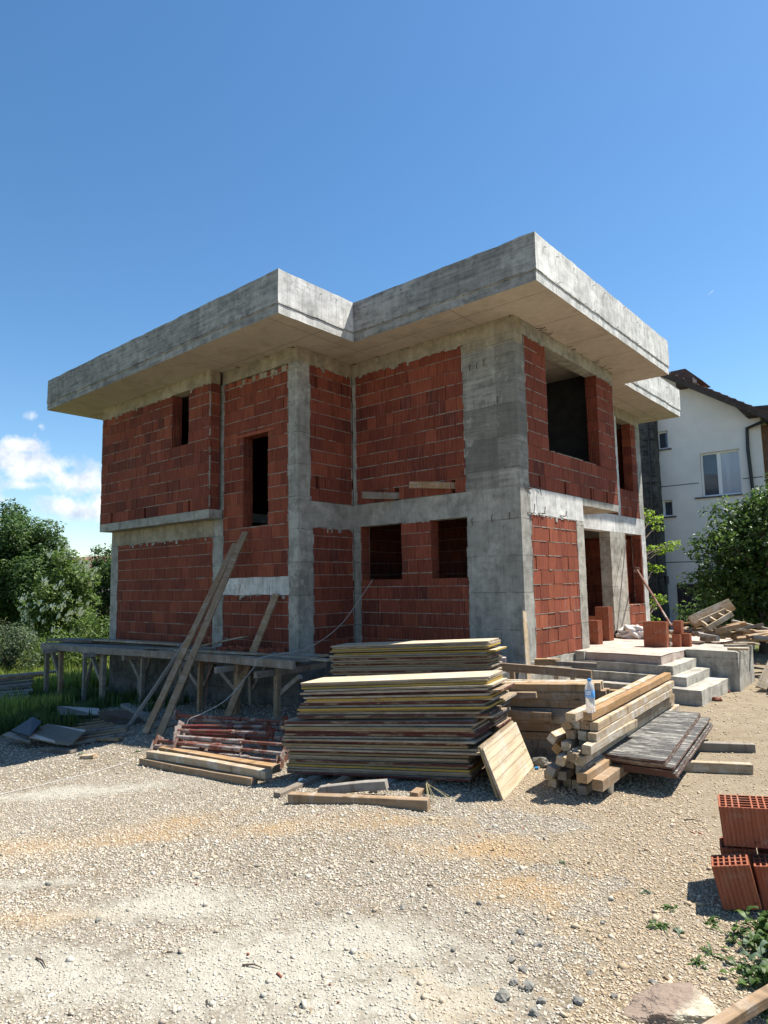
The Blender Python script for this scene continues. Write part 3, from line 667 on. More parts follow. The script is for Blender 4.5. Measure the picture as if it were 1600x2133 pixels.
conc('concrete_beam', [(-10.6, -1.1, 8.8, 9.05, 2.502, 2.898)], m_con, .3)
conc('concrete_beam', [(-10.6, -1.06, 8.8, 9.05, 5.602, ZB-.002)], m_con, .3)
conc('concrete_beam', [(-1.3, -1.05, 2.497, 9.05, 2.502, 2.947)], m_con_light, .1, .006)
conc('concrete_beam', [(-1.3, -1.047, 4.392, 8.798, 5.602, ZB-.002)], m_con_warm, .12, .005)
conc('concrete_beam', [(-1.3, -.006, 4.15, 4.385, 5.632, ZB-.003)], m_con, .2)
conc('concrete_column', [(-1.33, -1.05, 6.48, 7.5, -.15, 2.5)], m_con_step, .1, .006)
conc('concrete_column', [(-1.33, -1.05, 8.73, 9.05, -.15, 2.5)], m_con_light, .1, .006)
conc('concrete_column', [(-1.3, -1.051, 8.73, 9.052, 2.95, 5.6)], m_con, .1, .006)
conc('concrete_column', [(-1.3, -1.04, 7.1, 7.28, 2.95, 5.6)], m_con_light, .1, .006)
brickwall('y', -1.054, 1, 7.504, 8.726, -.12, .62, seed=41, tone=(.6, 1.), lens=(.25, .375))
brickwall('y', -1.054, 1, 7.284, 8.726, 2.952, 5.6, [(7.3, 8.35, 3.68, 5.6)], seed=43, lens=(.25, .375))
rr = random.Random(5)
for y0 in (7.504, 8.66):
    mb = MB()
    for z in np.arange(.62, 2.5, .25):
        mb.col = (rr.uniform(.3, .8), 1, 0, 1); mb.box(-1.29, -1.056+rr.uniform(-.008, .0), y0, y0+.065, z+.004, min(z+.244, 2.498))
    mb.build('brick_wall', [m_brick], HB, colattr=True)
# roof: slab with a tall cast upstand round its edge
out = [(-11.96, -2.782), (-2.912, -2.782), (-2.912, -.91), (.913, -.91), (.913, 5.445), (-.108, 5.445), (-.108, 9.765), (-11.96, 9.765)]
def roof_part(name, z0, z1, grow, inset, mat_, mb_=None, stepu=.13):
    """ring of wall along the outline; inset = its thickness"""
    n = len(out); mb = MB(); ring = []
    for i in range(n):
        p = Vector(out[i]); a = Vector(out[i-1]); b = Vector(out[(i+1) % n])
        e0 = (p-a).normalized(); e1 = (b-p).normalized(); n0 = Vector((e0.y, -e0.x)); n1 = Vector((e1.y, -e1.x))
        ring.append((p+(n0+n1)*grow, p-(n0+n1)*inset))
    for i in range(n):
        (o0, i0), (o1, i1) = ring[i], ring[(i+1) % n]; L = (o1-o0).length; nu = max(1, int(L/stepu)); nv = max(1, round((z1-z0)/stepu))
        def grid(pf, nu, nv, flip=False):
            vs = []
            for a in range(nu+1):
                for b in range(nv+1):
                    p = pf(a/nu, b/nv); q = Vector(p)*2.7; r = Vector(p)*9
                    vs.append((p[0]+0.010*mnoise.noise(q)+.005*mnoise.noise(r), p[1]+.010*mnoise.noise(q+Vector((7, 0, 0)))+.005*mnoise.noise(r+Vector((5, 0, 0))), p[2]+.012*mnoise.noise(q+Vector((0, 7, 0)))+.009*mnoise.noise(r+Vector((0, 3, 0)))))
            fs = [(a*(nv+1)+b, (a+1)*(nv+1)+b, (a+1)*(nv+1)+b+1, a*(nv+1)+b+1) for a in range(nu) for b in range(nv)]
            mb.add(vs, [f[::-1] for f in fs] if flip else fs)
        lerp = lambda p, q, t: (p.x+(q.x-p.x)*t, p.y+(q.y-p.y)*t)
        nf = len(mb.f); grid(lambda s, t: (*lerp(o0, o1, s), z0+(z1-z0)*t), nu, nv)
        if abs(o1.x-o0.x) > abs(o1.y-o0.y): mb.m[nf:] = [2]*(len(mb.f)-nf)      # north and south sides: board marks, plus a darker tone standing in for shade
        grid(lambda s, t: (*lerp(i0, i1, s), z0+(z1-z0)*t), nu, nv, True)
        def top(z): return lambda s, t: ((1-t)*lerp(o0, o1, s)[0]+t*lerp(i0, i1, s)[0], (1-t)*lerp(o0, o1, s)[1]+t*lerp(i0, i1, s)[1], z)
        grid(top(z1), nu, 1); grid(top(z0), nu, 1, True)
    return mb
roof = MB()
xs_cells = [(-11.96, -2.912, -2.782, -.91), (-11.96, .913, -.91, 5.445), (-11.96, -.108, 5.445, 9.765)]
for (x0, x1, y0, y1) in xs_cells:
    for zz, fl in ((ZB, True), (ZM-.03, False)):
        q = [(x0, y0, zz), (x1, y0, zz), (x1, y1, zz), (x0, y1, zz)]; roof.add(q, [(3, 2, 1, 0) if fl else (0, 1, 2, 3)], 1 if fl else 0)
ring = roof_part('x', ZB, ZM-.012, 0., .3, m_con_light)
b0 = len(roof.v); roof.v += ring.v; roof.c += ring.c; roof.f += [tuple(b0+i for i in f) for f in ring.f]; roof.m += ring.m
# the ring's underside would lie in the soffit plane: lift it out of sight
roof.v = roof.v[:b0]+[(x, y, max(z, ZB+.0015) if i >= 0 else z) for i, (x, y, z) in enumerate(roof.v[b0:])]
rs = roof.build('roof_slab', [m_con_light, m_soffit, m_con_board_shade], HB)
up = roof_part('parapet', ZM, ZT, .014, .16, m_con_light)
rr = random.Random(12)
for i in range(len(out)):           # tie wires and nails left in the casting
    p, q = Vector(out[i]), Vector(out[(i+1) % len(out)]); e = (q-p).normalized(); nn_ = Vector((e.y, -e.x)); L = (q-p).length; u = .3
    while u < L:
        for z in (ZM+rr.uniform(-.01, .03), ZT-rr.uniform(.06, .16)):
            if rr.random() < .6:
                a = p+e*u+nn_*.01; b = a+nn_*rr.uniform(.02, .05)+e*rr.uniform(-.03, .03); up.tube([(a.x, a.y, z), (b.x, b.y, z+rr.uniform(-.05, .03))], .005, 5, 1)
        u += rr.uniform(.35, .7)
pr_ = up.mesh('parapet', [m_con_light, m_rebar, m_con_board_shade]); po = link('parapet', pr_, None); po.parent = rs
# nails in the soffit and bars sticking out of the beams, each a part of its own
rr = random.Random(21); bars = []
for _ in range(14):
    p = Vector((.02, .3+4*rr.random(), ZB-.03)); bars.append(([p, p+Vector((rr.uniform(.06, .16), rr.uniform(-.05, .05), rr.uniform(-.02, .02)))], .006))
for _ in range(12):
    p = Vector((-6+rr.random()*6, -.01 if _ % 2 else YF-.01, ZB-.03)); p.x = max(p.x, -3.7) if _ % 2 else min(p.x, -3.9); bars.append(([p, p+Vector((rr.uniform(-.08, .08), -rr.uniform(.06, .16), -.02))], .006))
for (y, z, h) in ((.36, 2.44, .17), (.75, 2.46, .13), (1.6, 2.47, .1), (.3, 2.86, .1), (.62, 2.9, -.12)):
    bars += [([(.003, y, z), (.05, y, z+.01), (.055, y+.03, z+h)], .007), ([(.004, y-.14, z+.01), (.03, y+.1, z+.015)], .006)]
for (x, z) in ((-.95, 2.42), (-.55, 2.45), (-.2, 2.47), (-.35, 4.5), (-.9, 5.2), (-.6, 5.22), (-.75, 5.2)):
    bars.append(([(x, .004, z), (x-.01, -.03, z-.03), (x, -.025, z-.13)], .006))
for pts, r in bars:
    mb = MB(); mb.tube(pts, r, 5); mb.build('reinforcing_bar', [m_rebar], HB)

# ------------------------------------------------------------------ entrance steps, porch floor and the block beside them
ST = empty('entrance_steps', (1., 2.4, -.68), 'four cast concrete entrance steps wrapping the corner of the porch slab', 'steps')
sx = (1.551, 1.755, 1.99, 2.285); sy = (1.787, 1.70, 1.58, 1.31); szs = (0., -.15, -.30, -.45)
mb = MB()
def slab_grid(mb, x0, x1, y0, y1, zf, zb):
    n, mm = 18, 26; vs = []
    for i in range(n+1):
        for j in range(mm+1):
            x = x0+(x1-x0)*i/n; y = y0+(y1-y0)*j/mm; t = max(0, (y-2.4)/4.)
            vs.append((x, y, zf+(zb-zf)*min(t, 1.)+.008*mnoise.noise(Vector((x*2, y*2, 1)))))
    mb.add(vs, [(i*(mm+1)+j, (i+1)*(mm+1)+j, (i+1)*(mm+1)+j+1, i*(mm+1)+j+1) for i in range(n) for j in range(mm)])
mb.cbox(-.28, sx[0], sy[0], 3.06, -.15, -.012, .1, .006); mb.box(-1.3, 1.5, 3.0, 9.0, -.5, -.14); mb.box(-1.3, -.3, 2.5, 3.0, -.5, -.14); slab_grid(mb, -1.3, sx[0]+.004, sy[0]-.003, 9.0, 0., -.105)
mb.build('porch_slab', [M_concrete('dusty_porch_floor', (.34, .25, .20), (.56, .48, .41), drips=.1)], ST)
mb = MB(); mb.box(.05, .22, 1.72, 1.86, -.16, .012); mb.build('kerb', [m_con_step], ST)
for i in (1, 2, 3):
    mb = MB(); zb = szs[i]-.16 if i < 3 else -.9
    mb.cbox(-.0, sx[i], sy[i], 3.10, zb, szs[i], .08, .008); mb.build('step', [m_con_step], ST)
BLK = MB(); BLK.cbox(1.556, 2.40, 3.115, 4.40, -.9, -.004, .1, .006); BLK.cbox(2.402, 2.425, 3.12, 3.42, -.9, -.02, .1, .004)
o = BLK.build('concrete_block', [m_con_step]); tag(o, 'long concrete block closing the right end of the steps, top level with the porch', 'concrete block')

# ------------------------------------------------------------------ timber and panels
def beam_mesh(L, w, h, seed, ch=.004, warp=.004, mats=(), blunt=0.):
    rr = random.Random(seed); n = max(2, min(14, int(L/.22))); mb = MB(); prof = []
    a, b = w/2, h/2
    for (x, y) in ((-a+ch, -b), (a-ch, -b), (a, -b+ch), (a, b-ch), (a-ch, b), (-a+ch, b), (-a, b-ch), (-a, -b+ch)): prof.append((x, y))
    bow = rr.uniform(-1, 1)*warp*1.5; cup = rr.uniform(-1, 1)*warp*1.5; vs = []
    for i in range(n+1):
        t = i/n; x = L*t; s = 4*t*(1-t); k_ = 1-(blunt if i in (0, n) else 0)
        oy = bow*s+rr.uniform(-1, 1)*.0012; oz = cup*s+rr.uniform(-1, 1)*.0012
        for (py, pz) in prof:
            ex = rr.uniform(-.004, .004) if i in (0, n) else 0
            vs.append((x+ex, py*k_+oy+rr.uniform(-1, 1)*.0012, pz*k_+oz+rr.uniform(-1, 1)*.0012))
    fs = [(i*8+k_, i*8+(k_+1) % 8, (i+1)*8+(k_+1) % 8, (i+1)*8+k_) for i in range(n) for k_ in range(8)]
    fs = [f[::-1] for f in fs]
    fs += [tuple(range(8)), tuple(n*8+7-k_ for k_ in range(8))]
    mb.add(vs, fs); me = mb.mesh('timber', list(mats)); me.flip_normals() if False else None
    return me
def frame(p0, p1, roll=0.):
    p0, p1 = Vector(p0), Vector(p1); x = (p1-p0).normalized(); up = Vector((0, 0, 1)) if abs(x.z) < .97 else Vector((0, 1, 0))
    y = up.cross(x).normalized(); z = x.cross(y)
    m = Matrix((x, y, z)).transposed().to_4x4() @ Matrix.Rotation(roll, 4, 'X'); m.translation = p0; return m
SEED = [100]
def beam(name, p0, p1, w, h, mat_, label=None, cat=None, group=None, roll=0., parent=None, **kw):
    SEED[0] += 1; p0, p1 = Vector(p0), Vector(p1)
    me = beam_mesh((p1-p0).length, w, h, SEED[0], mats=[mat_], **kw)
    o = bpy.data.objects.new(name, me); COL.objects.link(o); m = frame(p0, p1, roll)
    if parent is not None:
        o.parent = parent; o.matrix_local = Matrix.Translation(-Vector(parent.location)) @ m
    else: o.matrix_world = m
    return tag(o, label, cat, group)
def panel_mesh(L, W, T, seed, face, edge, chip=.0):
    """three-ply board: two faces, worn edges, corners knocked off"""
    rr = random.Random(seed); mb = MB(); c = .012
    out_ = [(c, 0), (L-c, 0), (L, c), (L, W-c), (L-c, W), (c, W), (0, W-c), (0, c)]
    out_ = [(x+rr.uniform(-.004, .004), y+rr.uniform(-.004, .004)) for (x, y) in out_]
    pts = []
    for i in range(8):
        p, q = out_[i], out_[(i+1) % 8]; d = math.hypot(q[0]-p[0], q[1]-p[1]); n = max(1, int(d/.16))
        for k_ in range(n):
            t = k_/n; e = .0025*rr.uniform(-1, 1) if k_ else 0
            pts.append((p[0]+(q[0]-p[0])*t+e, p[1]+(q[1]-p[1])*t+e))
    n = len(pts); sag = rr.uniform(-.002, .002)
    zz = lambda x, y: sag*4*(x/L)*(1-x/L)
    vs = [(x, y, zz(x, y)) for x, y in pts]+[(x, y, T+zz(x, y)) for x, y in pts]
    nb = len(vs); vs += [(L/2, W/2, sag), (L/2, W/2, T+sag)]
    mb.add(vs, [(i, (i+1) % n, n+(i+1) % n, n+i) for i in range(n)], 1)
    b = 0
    for i in range(n):
        mb.f.append((nb, (i+1) % n, i)); mb.m.append(0); mb.f.append((nb+1, n+i, n+(i+1) % n)); mb.m.append(0)
    return mb.mesh('panel', [face, edge])
def put(name, me, m, label, cat, group=None):
    o = bpy.data.objects.new(name, me); COL.objects.link(o); o.matrix_world = m; return tag(o, label, cat, group)
def yaw_m(p, ang, tiltx=0., tilty=0.):
    m = Matrix.Rotation(ang, 4, 'Z') @ Matrix.Rotation(tilty, 4, 'Y') @ Matrix.Rotation(tiltx, 4, 'X'); m.translation = Vector(p); return m

# --- the big stack of formwork panels on its timber bearers; the yard falls away to the left, so the stack does too
A13 = R_(13.); D = Vector((math.cos(A13), math.sin(A13), 0)); N = Vector((-D.y, D.x, 0)); TIL = -.080; P0 = Vector((-.49, -4.76, 0)); Z0 = -.785
rr = random.Random(31)
EDG = {'y': (m_edge_y, 'yellow painted edge'), 'w': (m_edge_w, 'bare pale edge'), 'o': (m_edge_o, 'worn olive edge'), 'd': (m_edge_d, 'dark red edge')}
seq = 'woywwdwywdwyowdw' 'dwowddwwdowwd' 'owwdoywwdow'      # listed from the top
z = 0.; nlay = 38
for i in range(nlay):
    k_ = nlay-1-i                       # count from the top
    gap = rr.choice((.003, .004, .0062)); T = .0202; h = z
    if k_ < 16: off, ext = .12+.1*(z-.55)/.45+rr.uniform(-.05, .05), .05+rr.uniform(-.05, .06)
    elif k_ < 28: off, ext = .0+rr.uniform(-.03, .03), .10+rr.uniform(-.06, .05)
    else: off, ext = .03+rr.uniform(-.02, .025), rr.uniform(-.03, .03)
    nn_ = (.05+rr.uniform(-.04, .04)) if k_ < 16 else (-.03+rr.uniform(-.02, .03)) if k_ < 28 else rr.uniform(-.015, .02)
    if k_ in (5, 7): off += .12
    if k_ == 15: off += .10; nn_ += .06
    if k_ == 0: off -= .06; nn_ -= .03; ext += .02
    e = seq[min(k_, len(seq)-1)]; mt, nm = EDG[e]
    me = panel_mesh(2.17+ext, .5, T, 400+i, m_face if k_ in (0, 1, 2, 3) else m_facedark, mt)
    put('formwork_panel', me, yaw_m(P0+D*off+N*nn_+Vector((0, 0, Z0+z+off*.08)), A13+rr.uniform(-.022, .022), rr.uniform(-.003, .003), TIL),
        'worn formwork panel with %s, %s from the top of the tall front stack' % (nm, ORD[k_]), 'formwork panel', 'formwork panels in the tall front stack')
    z += T+gap+.0012
z = 0.; n2 = 25
for i in range(n2):                     # a second row of panels close behind; only its right ends show
    k_ = n2-1-i; e = 'wwdwodwwd'[i % 9]; mt, nm = EDG[e]
    me = panel_mesh(2.05, .5, .0205, 500+i, m_facedark, mt); off = .25+rr.uniform(-.03, .05)+(.08 if k_ == 0 else 0)
    put('formwork_panel', me, yaw_m(P0+D*off+N*(.56+rr.uniform(-.015, .015))+Vector((0, 0, Z0+z+off*.08)), A13+rr.uniform(-.01, .01), 0, TIL),
        'formwork panel with %s, %s from the top of row behind tall stack' % (nm, ORD[k_]), 'formwork panel', 'formwork panels in the row behind the tall stack')
    z += .0262+rr.choice((0, .001))
# bearers
for i, (u_, v_, ln) in enumerate([(577, 1652, 1.5), (668, 1644, 1.45), (778, 1642, 1.3), (862, 1652, 1.4)]):
    a = atg(u_, v_, .045); e_ = a+N*ln+D*(.05 if i == 0 else 0.); s_ = (a-P0).dot(D); zt = Z0-.052+.08*s_; a.z = min(a.z, zt); e_.z = zt
    beam('timber_bearer', a, e_, .085, .095, m_wood_grey if i in (0, 2) else m_wood, 'square timber bearer on the gravel under the tall panel stack, %s from the props' % ORD[i], 'timber', 'bearers under the tall panel stack')
beam('squared_timber', atg(604, 1663, .045), atg(893, 1676, .05), .085, .1, m_wood, 'long loose timber lying on the gravel in front of the tall panel stack', 'timber', warp=.008)
beam('squared_timber', atg(668, 1647, .055), atg(806, 1634, .10), .08, .085, m_wood_grey, 'short grey timber lying across the bearers before the tall panel stack', 'timber')
# --- second, lower looking stack behind it, standing on two trestles
RB = atz(1017, 1356, .40); dl = ray(689, 1364); kk = (math.tan(A13)*(CAM[0]-RB.x)-(CAM[1]-RB.y))/(dl[1]-math.tan(A13)*dl[0]); LB = Vector(CAM+dl*kk)
LN2 = (RB-LB).length; T2 = -math.asin((RB.z-LB.z)/LN2); z = -.287
for i in range(16):
    k_ = 15-i; mt, nm = EDG['wdowodowdowyoyww'[i]]
    off = (.02, -.03, .0, .03, -.01, -.02, .04, .0, .03, -.02, -.03, .05, -.02, .02, .02, .0)[i]
    put('formwork_panel', panel_mesh(LN2+(.0 if i != 11 else .05), .5, .0205, 600+i, m_face, mt), yaw_m(LB+D*off+N*rr.uniform(-.02, .02)+Vector((0, 0, z)), A13+rr.uniform(-.015, .015), 0, T2),
        'sunlit formwork panel with %s, %s from the top of the rear stack' % (nm, ORD[k_]), 'formwork panel', 'formwork panels in the rear stack')
    z += .0254+(.012 if i == 11 else 0)
for i, s in enumerate((.3, LN2-.4)):
    c0 = LB+D*s+N*.03; zt = LB.z-.287-math.sin(T2)*s; T = empty('timber_trestle', (c0.x, c0.y, gz(c0.x, c0.y)), 'timber trestle under the rear panel stack, %s end' % ('left', 'right')[i], 'trestle', 'trestles under the rear panel stack')
    beam('crossbar', (c0.x, c0.y, zt-.052), (c0.x+N.x*.46, c0.y+N.y*.46, zt-.052), .09, .09, m_wood_grey, parent=T)
    for s2 in (.06, .4):
        q = c0+N*s2; beam('leg', (q.x, q.y, gz(q.x, q.y)-.01), (q.x, q.y, zt-.1), .08, .08, m_wood_grey, parent=T)
# --- two short panels leaning on the right end of the stack
def quad_panel(name, a, b, c, T, face, edge, label, cat, seed, group=None):
    """a,b: lower corners, c: upper corner over a"""
    x = (b-a); L = x.length; x.normalize(); y = (c-a); y = (y-x*y.dot(x)); W = y.length; y.normalize(); zz = x.cross(y)
    m = Matrix((x, y, zz)).transposed().to_4x4(); m.translation = a-zz*T
    return put(name, panel_mesh(L, W, T, seed, face, edge), m, label, cat, group)
la, lb_, lc = atg(1050, 1669, .0), atg(1113, 1597, .01), atz(992, 1569, -.235)
quad_panel('formwork_panel', la, lb_, lc, .026, m_face, m_edge_w, 'short pale formwork panel leaning against the right end of the tall stack', 'formwork panel', 701)
sh = Vector((-.05, .0, .0))
quad_panel('formwork_panel', la+sh+Vector((-.0, -.0, .005)), lb_+sh, lc+sh*.7+Vector((0, 0, .01)), .024, m_facedark, m_edge_o, 'dark short panel mostly hidden behind the pale leaning panel', 'formwork panel', 702)
# --- timber pile behind the stack
PB = Vector((1.562, -2.87, 0)); rr = random.Random(71); A20 = R_(18.); DP, NP = D, N; D = Vector((math.cos(A20), math.sin(A20), .03)); N = Vector((-math.sin(A20), math.cos(A20), 0))
RW = [('bottom', -.635), ('second', -.545), ('third', -.455), ('fourth', -.365), ('fifth', -.275), ('sixth', -.185), ('seventh', -.095), ('eighth', -.005), ('ninth', .082)]
for i, (nm, zc) in enumerate(RW):
    mts = [m_wood_grey, m_wood_grey, m_wood, m_wood, m_wood_pale, m_wood_grey, m_wood, m_wood, m_wood_fresh]
    long_ = i in (0, 2, 4, 6, 8)
    x0, x1 = (-.7, .62+rr.uniform(-.05, .1)) if i < 7 else (-.75, .72)
    beam('squared_timber', PB+D*x0+N*.05+Vector((0, 0, zc)), PB+D*x1+N*(.05+rr.uniform(-.01, .03))+Vector((0, 0, zc+rr.uniform(-.004, .004))), .1, .086, mts[i],
         'front timber of the %s row in the pile between panel stack and steps' % nm, 'timber', 'timbers in the pile behind the panel stack')
    for j in range(2):
        q = N*(.17+.12*j)
        beam('squared_timber', PB+D*(x0+rr.uniform(-.1, .1))+q+Vector((0, 0, zc)), PB+D*(x1+rr.uniform(-.1, .25))+q+Vector((0, 0, zc)), .1, .086, m_wood_pale if i == 8 else m_wood,
             '%s timber back in the %s row of the pile between panel stack and steps' % (('second', 'third')[j], nm), 'timber', 'timbers in the pile behind the panel stack')
beam('squared_timber', PB+D*-.3+N*-.05+Vector((0, 0, .0)), PB+D*.1+N*-.06+Vector((0, 0, .01)), .08, .08, m_wood, 'short round-ended timber lodged against the top of the pile behind the panel stack', 'timber', blunt=.2)
beam('squared_timber', PB+D*-.25+N*-.055+Vector((0, 0, -.2)), PB+D*.26+N*-.06+Vector((0, 0, -.225)), .07, .095, m_wood, 'short tilted timber wedged on the face of the pile behind the panel stack', 'timber')
D, N = DP, NP
# --- planks spanning from the pile to the house and steps
beam('plank', (.25, -1.29, .06), (1.66, -1.32, .055), .05, .115, m_wood, 'long brown plank set on edge between the house corner and the steps', 'plank')
beam('plank', (.30, -.30, .035), (.66, -.17, .035), .12, .1, m_wood_fresh, 'short thick orange block beside the house corner', 'plank')
beam('plank', (.74, -.47, .06), (1.24, -.17, .03), .12, .07, m_wood_dark, 'dark plank end beside the broken kerb of the steps', 'plank')
beam('plank', (.2, -1.0, -.03), (.9, -.75, -.03), .2, .03, m_wood_pale, 'thin pale board lying flat behind the long brown plank', 'plank')
beam('plank', (-.9, -.9, .06), (-.13, -.45, .05), .22, .09, M_wood('pinkish_board', (.42, .32, .30), (.44, .36, .34), .3, .6), 'pinkish cement-dusted board at the foot of the corner pillar', 'plank')
beam('plank', (.225, -.37, -.55), (-.0, -.03, .80), .15, .028, m_wood_pale, 'upright plank leaning on the corner pillar of the house', 'plank', roll=R_(60))
for i, (x, y) in enumerate(((.35, -1.1), (.98, -.95), (1.2, -.9))):
    beam('timber_stake', (x, y, -.72), (x, y, -.01), .07, .05, m_wood_pale if i else m_wood, 'short stake standing behind the long brown plank, %s from the pillar' % ORD[i], 'stake', 'stakes beside the house corner')
for i, (x, y, l) in enumerate(((1.75, -2.0, .5), (1.95, -1.75, .4))):
    beam('squared_timber', (x, y, -.2+.1*i), (x+.4, y+.15, -.2+.1*i), .1, .1, m_wood_fresh if i else m_wood, ('low squared block end beside the bottle', 'upper squared block end beside the bottle')[i], 'timber')

# --- the long pile of square timbers on the right side
rr = random.Random(81)
def lum(x, zc, y0, y1, w_, h_, mt, label, roll=0., dz=0., dx=-.075):
    L = y1-y0; beam('squared_timber', (x, y0, zc), (x+dx*L, y1, zc+dz), w_, h_, mt, label, 'timber', 'square timbers in the pile under the bottle', roll=roll, warp=.006, ch=.005)
ROWS = [  # height, [x of each timber from left to right], near end, far end
    ('bottom', -.628, [2.29, 2.395, 2.50, 2.61], -3.80, -.5),
    ('second', -.528, [2.30, 2.42, 2.52], -3.80, -.45),
    ('third', -.43, [2.46, 2.56, 2.66], -3.74, -.4),
    ('fourth', -.335, [2.44, 2.54, 2.65], -3.86, -.45),
    ('fifth', -.245, [2.48, 2.58, 2.69], -3.83, -.6),
    ('sixth', -.15, [2.50, 2.60, 2.715], -3.78, -.85),
    ('seventh', -.06, [2.53, 2.62, 2.705], -3.86, -.8),
    ('top', .03, [2.555, 2.66], -3.84, -.72)]
mixm = [m_wood_pale, m_wood, m_wood_pale, m_wood_grey, m_wood, m_wood_pale]
for ri, (nm, zc, xs, y0, y1) in enumerate(ROWS):
    for ci, x in enumerate(xs):
        nn_ = len(xs)-1-ci
        pos = 'rightmost' if nn_ == 0 else ORD[nn_]+' inward'
        lum(x, zc+rr.uniform(-.003, .003), y0+rr.uniform(-.15, .13), y1+rr.uniform(-.3, .3) if nn_ else y1+rr.uniform(-.06, .06), .082, .08, (m_wood_pale if nn_ == 0 and ri in (2, 3, 5, 6) else m_wood_fresh if (nn_ == 0 and ri == 7) else mixm[(ri*2+ci) % 6]),
            'square timber in the %s row of the bottle pile, %s' % (nm, pos if nn_ == 0 else 'one in from the edge' if nn_ == 1 else 'two in from the edge' if nn_ == 2 else 'three in from the edge'))
lum(2.70, -.46, -4.05, -1.6, .1, .09, m_wood_fresh, 'protruding orange timber low at the near end of the pile under the bottle', dx=-.03)
lum(2.80, -.53, -3.95, -2.2, .1, .1, m_wood, 'knotty timber end resting against the right foot of the long pile', dx=-.03)
for i, (x, z_, rl, mt) in enumerate(((2.33, -.20, .6, m_wood_pale), (2.46, -.08, .9, m_wood_fresh), (2.53, -.09, .5, m_wood_fresh), (2.30, -.33, .7, m_wood_fresh), (2.40, -.30, .3, m_wood_fresh), (2.36, -.40, .9, m_wood))):
    lum(x, z_, -3.86+.05*i, -2.2-.2*i, .085, .085, mt, 'tumbled timber lying on its corner at the left of the bottle pile, %s down' % ORD[(1, 0, 2, 3, 4, 5)[i]], roll=rl, dx=-.02-.02*i, dz=rr.uniform(-.05, .02))
for i, (x, z_, y_, rl, mt) in enumerate(((2.36, -.47, -3.98, .4, m_wood_grey), (2.47, -.36, -3.99, .2, m_wood_pale), (2.60, -.30, -4.03, .15, m_wood_pale), (2.72, -.23, -3.97, .05, m_wood_pale), (2.64, -.42, -3.95, .1, m_wood_grey))):
    lum(x, z_, y_, -2.6, .084, .084, mt, 'square timber end pushed out of the near face of the bottle pile, %s from left' % ORD[(0, 1, 2, 4, 3)[i]], roll=rl, dx=-.05)
# --- film-faced panels beside it, on two bearers
by0 = [(3.30, -2.37, 3.66, -2.19), (3.10, -1.45, 3.52, -1.26)]
for i, (x0, y0, x1, y1) in enumerate(((2.72, -2.62, 3.665, -2.15), (2.55, -1.74, 3.51, -1.25))):
    beam('timber_bearer', (x0, y0, gz(x0, y0)+.045), (x1, y1, gz(x1, y1)+.045), .09, .1, m_wood_pale if i == 0 else m_wood_grey, '%s timber bearer sticking out under the dark film-faced panels' % ('nearer', 'farther')[i], 'timber', 'bearers under the film panels')
fa = Vector((2.93, -4.05, -.57)); rr = random.Random(91)
def film_corner(u, v, z): return atz(u, v, z)
z = -.565; specs = [(.05, .07, 'e'), (.04, .05, 'e'), (.02, .03, 'f'), (.03, .02, 'f'), (-.03, -.01, 'e'), (-.04, 0, 'f')]
A = atz(1258.7, 1571, -.375); Bc = atz(1393.7, 1587.5, -.375); Cc = atz(1511, 1490, -.375)
xa = (Bc-A).normalized(); ya = Vector((-xa.y, xa.x, 0)); Wf = (Bc-A).length; Lf = (Cc-Bc).dot(ya)
anf = math.atan2(xa.y, xa.x)
for i, (ox_, oy_, _) in enumerate(specs):
    k_ = 5-i; zz = -.532+.0255*i+(.012 if i >= 3 else 0)
    me = panel_mesh(Wf, Lf, .021, 800+i, m_film, m_filmedge)
    put('film_faced_panel', me, yaw_m(Vector((A.x, A.y, zz))+xa*ox_+ya*oy_, anf+rr.uniform(-.012, .012)),
        ('dark film-faced plywood panel with whitish streaks, %s from the top of the low stack' % ORD[k_]), 'plywood panel', 'film-faced panels in the low stack')

# --- two timbers in front of the steel props
beam('squared_timber', atg(297, 1585, .04), atg(530, 1628, .04), .095, .085, m_wood, 'lowest long timber lying on the gravel in front of the steel props', 'timber', warp=.01)
beam('squared_timber', atg(312, 1571, .125), atg(560, 1614, .10), .1, .085, m_wood_pale, 'split pale timber resting on the lowest one in front of the props', 'timber', warp=.01)
beam('squared_timber', atg(340, 1561, .15), atg(575, 1602, .11), .13, .085, m_wood_fresh, 'broad orange timber between the split pale timber and the props', 'timber', warp=.008)
